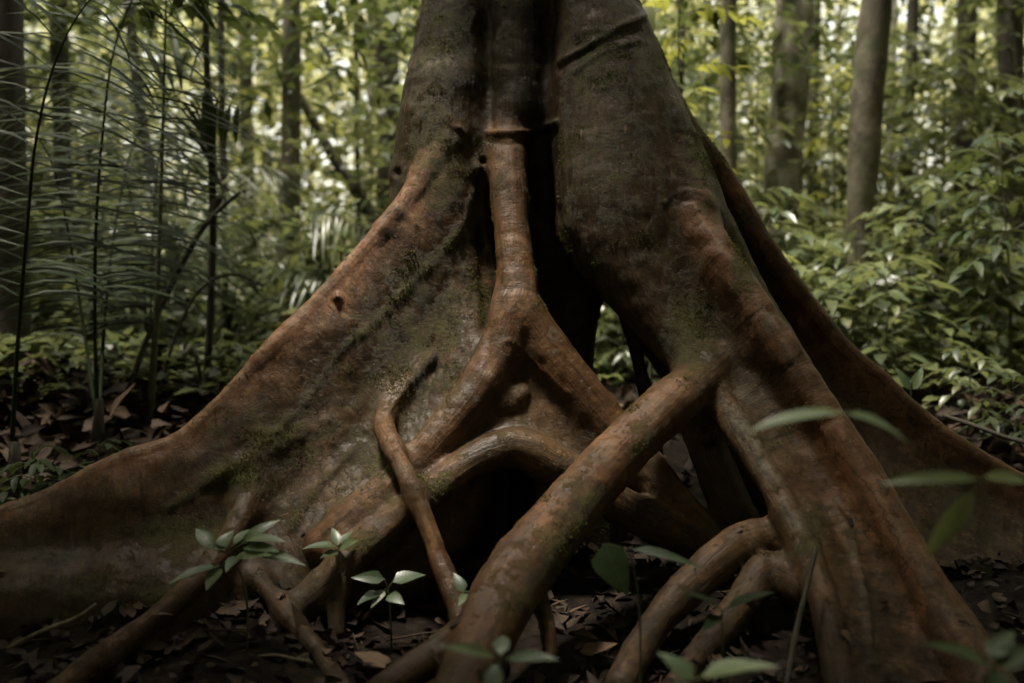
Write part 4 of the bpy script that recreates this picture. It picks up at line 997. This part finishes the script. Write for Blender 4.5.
# the wood goes on unseen at the sides and behind, added to block low sky
n = 2600; ang = RNG.uniform(R(125), R(415), n); rr = RNG.uniform(8, 24, n)
ring = np.stack([rr * np.cos(ang), rr * np.sin(ang) + 1.0, RNG.uniform(0, 13, n)], 1)
ring = ring[~((ring[:, 1] > 3.0) & (np.abs(ring[:, 0]) < 0.62 * ring[:, 1] + 0.8))]
clump_leaves(fg, ring, 1.5, 26, 0.5, 0.9, 0.8)
tag(fg.build('far_forest', M_FAR), kind='stuff')
fw = Geo()
for k in range(20):
    y0 = RNG.uniform(17, 34); x0 = RNG.uniform(-0.6, 0.6) * y0; z0 = gz(x0, y0); r0 = RNG.uniform(0.05, 0.17)
    add_tube(fw, catmull([[x0, y0, z0 - 0.2], [x0 + RNG.normal() * 0.3, y0, z0 + 6], [x0 + RNG.normal() * 0.9, y0, z0 + 13]], 5), np.linspace(r0, r0 * 0.5, 11), 7, 0.0)
tag(fw.build('far_forest_trunks', M_BARK_DARK), kind='stuff')

lg = Geo(); n = 11000
lx = RNG.uniform(-7, 7.5, n); ly = 1.6 + 12 * RNG.random(n) ** 1.35; 
b0 = np.stack([lx, ly, ground_z(lx, ly) + RNG.uniform(0.004, 0.035, n)], 1)
dv = RNG.normal(size=(n, 3)) * [1, 1, 0.16]
add_leaves(lg, T_DEAD, b0, dv, RNG.normal(size=(n, 3)) * 0.42 + [0, 0, 1], RNG.uniform(0.04, 0.13, n), RNG.uniform(0.012, 0.034, n), RNG.random(n) ** 1.8 * np.where(ly < 5, 0.75, 0.95), RNG.uniform(-1.6, 2.2, n))
nn_ = 3000       # finer, darker bits close to the lens
lx = RNG.uniform(-2.8, 2.9, nn_); ly = RNG.uniform(1.9, 4.7, nn_)
b0 = np.stack([lx, ly, ground_z(lx, ly) + RNG.uniform(0.0, 0.03, nn_)], 1)
add_leaves(lg, T_DEAD, b0, RNG.normal(size=(nn_, 3)) * [1, 1, 0.3], RNG.normal(size=(nn_, 3)) * 0.6 + [0, 0, 1], RNG.uniform(0.025, 0.10, nn_), RNG.uniform(0.008, 0.026, nn_), RNG.random(nn_) ** 1.8 * 0.9, RNG.uniform(-2, 2.5, nn_))
n = 1000          # larger curled leaves heaped behind the buttresses
side = RNG.random(n) < 0.6
lx = np.where(side, RNG.normal(-2.7, 0.75, n), RNG.normal(2.9, 0.9, n)); ly = np.where(side, RNG.normal(5.9, 0.55, n), RNG.normal(6.2, 0.6, n))
ok = ly > 4.95 - 0.0 * lx; lx, ly = lx[ok], ly[ok]; n = len(lx)
b0 = np.stack([lx, ly, ground_z(lx, ly) + RNG.uniform(0.01, 0.13, n)], 1)
add_leaves(lg, T_DEAD, b0, RNG.normal(size=(n, 3)) * [1, 1, 0.4] + [0, 0, 0.1], RNG.normal(size=(n, 3)) * 0.7 + [0, 0, 1], RNG.uniform(0.09, 0.25, n), RNG.uniform(0.024, 0.062, n), 0.05 + 0.72 * RNG.random(n), RNG.uniform(-1.2, 2.5, n))
for k in range(420):
    x0, y0 = RNG.uniform(-6, 6.5), 1.8 + 9 * RNG.random() ** 1.3; a = RNG.uniform(0, 6.28); L = RNG.uniform(0.06, 0.3); e = np.array([math.cos(a), math.sin(a), 0]) * L
    p0 = np.array([x0, y0, gz(x0, y0) + 0.015]); p1 = p0 + e; p1[2] = gz(p1[0], p1[1]) + 0.02
    add_tube(lg, [p0, (p0 + p1) / 2 + [0.02 * RNG.normal(), 0.02 * RNG.normal(), 0.01], p1], [0.004, 0.0035, 0.002], 5, 0.6)
tag(lg.build('leaf_litter', M_LITTER), kind='stuff')

# bits of leaf caught on the roots, and tufts of moss standing on the bark
ok = np.nonzero((GN[:, 2] > 0.62) & (GV[:, 2] < 0.30) & (GV[:, 1] < 4.6))[0]
pick = RNG.choice(ok, 45, replace=False); n = len(pick); rb = Geo()
nrm = GN[pick]; dv = np.cross(nrm, rand_unit(n))
add_leaves(rb, T_DEAD, GV[pick] + nrm * 0.006, dv, nrm + RNG.normal(size=(n, 3)) * 0.25, RNG.uniform(0.02, 0.075, n), RNG.uniform(0.006, 0.02, n), RNG.random(n) * 0.9, RNG.uniform(-0.5, 1.5, n))
h_ = GV[:, 2] - ground_z(GV[:, 0], GV[:, 1])
ok = np.nonzero((np.abs(h_ - 0.02) < 0.035) & (GV[:, 1] < 5.0))[0]; pick = RNG.choice(ok, 900); n = len(pick)
nrm = GN[pick] * [1, 1, 0.2]; pb = GV[pick] + nrm * RNG.uniform(0.01, 0.10, n)[:, None]; pb[:, 2] = ground_z(pb[:, 0], pb[:, 1]) + RNG.uniform(0.005, 0.05, n)
add_leaves(rb, T_DEAD, pb, rand_unit(n) * [1, 1, 0.35] + nrm * -0.3, nrm * 0.6 + RNG.normal(size=(n, 3)) * 0.4 + [0, 0, 0.8], RNG.uniform(0.03, 0.12, n), RNG.uniform(0.010, 0.032, n), RNG.random(n) ** 1.4 * 0.85, RNG.uniform(-1.5, 2.5, n))
tag(rb.build('fallen_bits', M_LITTER), kind='stuff')
pr = np.clip(GMOSS + 0.55 * fbm(GV, 9, 4, 71) + 0.3 * vnoise(GV, 45, 72) - 0.42, 0, 1) * (GN[:, 1] < 0.3) * (GV[:, 2] > -0.05)
pr = np.nan_to_num(pr); pr = pr / pr.sum(); pick = RNG.choice(len(GV), 42000, p=pr); n = len(pick); mg_ = Geo()
nrm = GN[pick]; base_ = GV[pick] + RNG.normal(size=(n, 3)) * 0.006
base_ -= nrm * ((base_ - GV[pick]) * nrm).sum(1)[:, None]
add_leaves(mg_, T_FAR, base_ - nrm * 0.002, nrm + rand_unit(n) * 0.75, rand_unit(n), RNG.uniform(0.004, 0.011, n), RNG.uniform(0.0012, 0.0026, n))
mo = mg_.build('moss', M_MOSS, GIANT, GBASE); mo['kind'] = 'stuff'

# ---------------------------------------------------------------- seedlings and leaves in front
def sprout(label, d0, stem, leaves, mat, tm=T_OVATE, cat='seedling', kind='seedling', rw=None, stem_r=1.3, group=None, tilt=0.55):
    """stem: (px, py, depth) from the ground up; leaves: (base px, base py, tip px, tip py, half width px, depth shift of the tip[, stalk-from index])."""
    sp = np.array([P(*s) for s in stem]); x, y = sp[0][:2]; o3 = np.array([x, y, gz(x, y)])
    sp = np.vstack([[o3[0], o3[1], o3[2] - 0.03], sp[1:]])
    t = thing(kind, label, cat, o3, group); g = Geo(); c = catmull(sp, 6); add_tube(g, c, np.linspace(stem_r, stem_r * 0.6, len(c)) / F * d0, 6, 0.5)
    for lf in leaves:
        bx, by, tx, ty, hw, dd = lf[:6]; dl = d0 + (lf[6] if len(lf) > 6 else 0.0)
        b, e = P(bx, by, dl), P(tx, ty, dl + dd); L = np.linalg.norm(e - b)
        j = np.argmin(np.linalg.norm(c - b, axis=1)); 
        if np.linalg.norm(c[j] - b) > 0.006: add_tube(g, catmull([c[j], (c[j] + b) / 2 + [0, 0, 0.004], b], 3), stem_r * 0.55 / F * d0, 5, 0.5)
        lg = Geo(); dirv = (e - b) / L
        up = np.array([0.0, -tilt, 1.0]) if abs(dirv[2]) < 0.85 else np.array([0.0, -1.0, 0.15])
        add_leaves(lg, tm, b, dirv + np.array([0, 0, 0.12]), up + RNG.normal(size=3) * 0.18, L * 1.02, hw / F * dl * 1.15, RNG.random(), 1.0)
        lg.build('leaf', mat, t, o3)
    g.build('stem', M_STEM, t, o3); return t

sprout('seedling with a spray of pale pointed leaves in front of the left buttress', 3.30, [(247, 652, 3.30), (247, 605, 3.30), (240, 572, 3.30), (226, 553, 3.30)], [
    (214, 550, 195, 527, 7, 0.04), (218, 553, 231, 529, 7, 0.05), (240, 545, 276, 518, 6, 0.03), (246, 541, 281, 537, 6, -0.05), (243, 548, 273, 548, 6, -0.08), (232, 560, 264, 551, 6, -0.10),
    (252, 553, 297, 560, 6, -0.10), (221, 566, 171, 577, 6, -0.10), (221, 568, 206, 586, 7, -0.08), (234, 545, 252, 526, 6, 0.06), (228, 548, 212, 538, 6, 0.08), (240, 556, 226, 566, 6, -0.12)], M_LEAF_BLUE, T_LANCE)
sprout('small bluish seedling against the left buttress foot, above the round-leaved seedling', 3.48, [(342, 605, 3.48), (342, 575, 3.48), (339, 548, 3.48)], [
    (336, 546, 304, 546, 6, -0.05), (338, 545, 332, 526, 5, 0.05), (341, 543, 352, 530, 5, 0.04), (340, 548, 354, 541, 6, -0.05), (338, 552, 322, 556, 5, -0.06)], M_LEAF_BLUE, T_OVATE)
sprout('low seedling with rounded leaves beside the thin prop root', 3.36, [(392, 625, 3.36), (390, 605, 3.36), (388, 590, 3.36)], [
    (384, 579, 353, 578, 7, -0.03), (393, 582, 424, 573, 9, 0.02), (380, 593, 358, 602, 7, -0.06), (388, 595, 402, 603, 7, -0.05), (384, 590, 372, 606, 5, -0.06)], M_LEAF_BLUE, T_OVATE)
sprout('two-leaved seedling between thin prop root and thick crossing prop root', 3.22, [(472, 625, 3.22), (471, 605, 3.22), (472, 592, 3.22)], [
    (464, 592, 453, 572, 6, 0.04), (474, 592, 492, 577, 6, 0.04), (468, 594, 459, 604, 5, -0.06)], M_LEAF_BLUE, T_OVATE)
sprout('seedling with one broad hanging leaf and a long narrow leaf beside crossing prop root', 2.85, [(640, 690, 2.85), (640, 620, 2.85), (634, 570, 2.85), (628, 550, 2.85)], [
    (604, 544, 622, 596, 18, -0.05), (632, 549, 703, 565, 6, -0.06)], M_LEAF_BLUE, T_OVATE)
sprout('seedling with dark twin leaves before the forked lower root', 2.75, [(722, 690, 2.75), (723, 650, 2.75), (722, 612, 2.75)], [
    (722, 612, 689, 588, 11, -0.05), (726, 609, 771, 588, 8, -0.03), (720, 616, 705, 628, 7, -0.1)], M_LEAF_DARK, T_OVATE)
sprout('blurred small seedling at the lower edge before the crossing prop root', 2.25, [(500, 740, 2.25), (500, 700, 2.25), (500, 660, 2.25)], [
    (494, 657, 447, 645, 6, -0.04), (500, 655, 503, 634, 8, 0.04), (506, 659, 552, 656, 6, -0.06), (497, 664, 489, 700, 9, -0.06)], M_LEAF_BLUE, T_LANCE)
sprout('blurred seedling with a wide round leaf at the lower edge right of centre', 2.1, [(712, 740, 2.1), (708, 705, 2.1), (700, 680, 2.1)], [
    (702, 676, 772, 660, 13, -0.05), (694, 680, 660, 652, 10, 0.02), (690, 684, 664, 704, 9, -0.05)], M_LEAF_BLUE, T_OVATE)
sprout('plant holding a long pale blurred leaf and a darker one across the right buttress', 1.95, [(884, 860, 1.95), (880, 720, 1.95), (868, 560, 1.95), (850, 440, 1.95), (845, 413, 1.95)], [
    (845, 413, 755, 420, 8, -0.03), (845, 413, 917, 436, 8, 0.03)], M_LEAF_BLUE, T_LANCE, 'plant', 'slender_plant', stem_r=1.0, tilt=0.45)
sprout('plant with thin bright-edged leaves near the right border', 1.9, [(1000, 860, 1.9), (996, 720, 1.9), (990, 600, 1.9), (984, 500, 1.9), (982, 478, 1.9)], [
    (980, 479, 893, 482, 6, -0.03), (984, 478, 1036, 480, 7, 0.03), (975, 490, 928, 566, 9, 0.05)], M_LEAF, T_LANCE, 'plant', 'slender_plant', stem_r=1.0, tilt=0.9)
sprout('dark blurred seedling in the lower right corner', 2.0, [(1000, 760, 2.0), (998, 700, 2.0), (992, 660, 2.0)], [
    (990, 658, 1015, 628, 11, 0.03), (988, 664, 930, 640, 9, -0.04), (996, 664, 1036, 650, 11, -0.03), (992, 670, 1002, 706, 12, -0.05)], M_LEAF_DARK, T_OVATE)
sprout('seedling with two upright pale leaves behind the right rear buttress', 5.7, [(910, 400, 5.7), (911, 388, 5.7), (911, 382, 5.7)], [
    (910, 390, 897, 367, 5, 0.02), (912, 390, 925, 366, 5, 0.02)], M_LEAF_BLUE, T_OVATE)
sprout('yellow-green lone leaf sapling beside the top of the great trunk', 6.6, [(650, 420, 6.6), (652, 250, 6.6), (648, 100, 6.6), (640, 10, 6.6)], [
    (640, 6, 652, 32, 10, -0.1), (646, 60, 668, 78, 7, -0.1), (650, 130, 672, 140, 7, -0.1), (648, 100, 630, 118, 7, 0.0)], M_LEAF_BRIGHT, T_OVATE, 'sapling', 'sapling', stem_r=2)

# ---------------------------------------------------------------- twigs and single dead leaves
stick('twig', 'dark twig leaning on the lower part of the right front buttress', 'twig', [(816, 548, 3.2, 2.6), (806, 590, 3.1, 2.6), (796, 632, 3.0, 2.8), (786, 690, 2.9, 3)], M_BARK_DARK, 6, 0.1)
stick('twig', 'pale thin twig on the dark litter under the left buttress', 'twig', [(258, 656, 3.05, 1.2), (275, 655, 3.05, 1.4), (296, 659, 3.04, 1.4), (312, 662, 3.03, 1.0)], M_TWIG, 5, 0.1, extra=[[(296, 659, 3.04, 1.0), (304, 655, 3.05, 0.8), (309, 653, 3.05, 0.6)]])
stick('twig', 'grey twig on the ground behind the right rear buttress', 'twig', [(945, 416, 5.5, 2.0), (975, 426, 5.35, 2.4), (1005, 437, 5.2, 2.4), (1030, 444, 5.1, 2)], M_BARK_DARK, 6, 0.1)
stick('twig', 'bent pale stick low at the left under the buttress foot', 'twig', [(8, 648, 3.2, 2), (40, 632, 3.2, 2.4), (76, 618, 3.22, 2.2), (96, 604, 3.25, 1.6)], M_TWIG, 6, 0.1)
def dead_leaf(label, px, py, d, direc, L, W, rnd, curl=1.0, lift=0.05):
    for _ in range(40):                     # slide along the sight line until it meets the ground
        w = P(px, py, d); d += (w[2] - gz(w[0], w[1]) - lift) / (py - HY) * F * 0.7
    w = P(px, py, d); o3 = np.array([w[0], w[1], gz(w[0], w[1])]); g = Geo()
    add_leaves(g, leaf_template(7, 'ovate', 0.3, 0.25, 0.1), o3 + [0, 0, lift], direc, (RNG.normal() * 0.2, -0.35, 1), L, W, rnd, curl)
    o = g.build('dead_leaf', M_LITTER, None, o3); o.location = o3
    return tag(o, label, 'dead leaf')
dead_leaf('tan dead leaf lying left of the crossing prop root foot', 385, 668, 2.95, (-0.6, 0.5, 0.2), 0.15, 0.04, 0.86, 0.6, 0.05)
dead_leaf('light brown dead leaf on the litter right of the crossing prop root', 580, 652, 3.05, (0.9, -0.2, 0.12), 0.13, 0.035, 0.90, -0.8)
dead_leaf('brown curled dead leaf propped up among the litter at right', 945, 404, 5.4, (0.5, 0.1, 0.9), 0.26, 0.06, 0.80, 1.2)
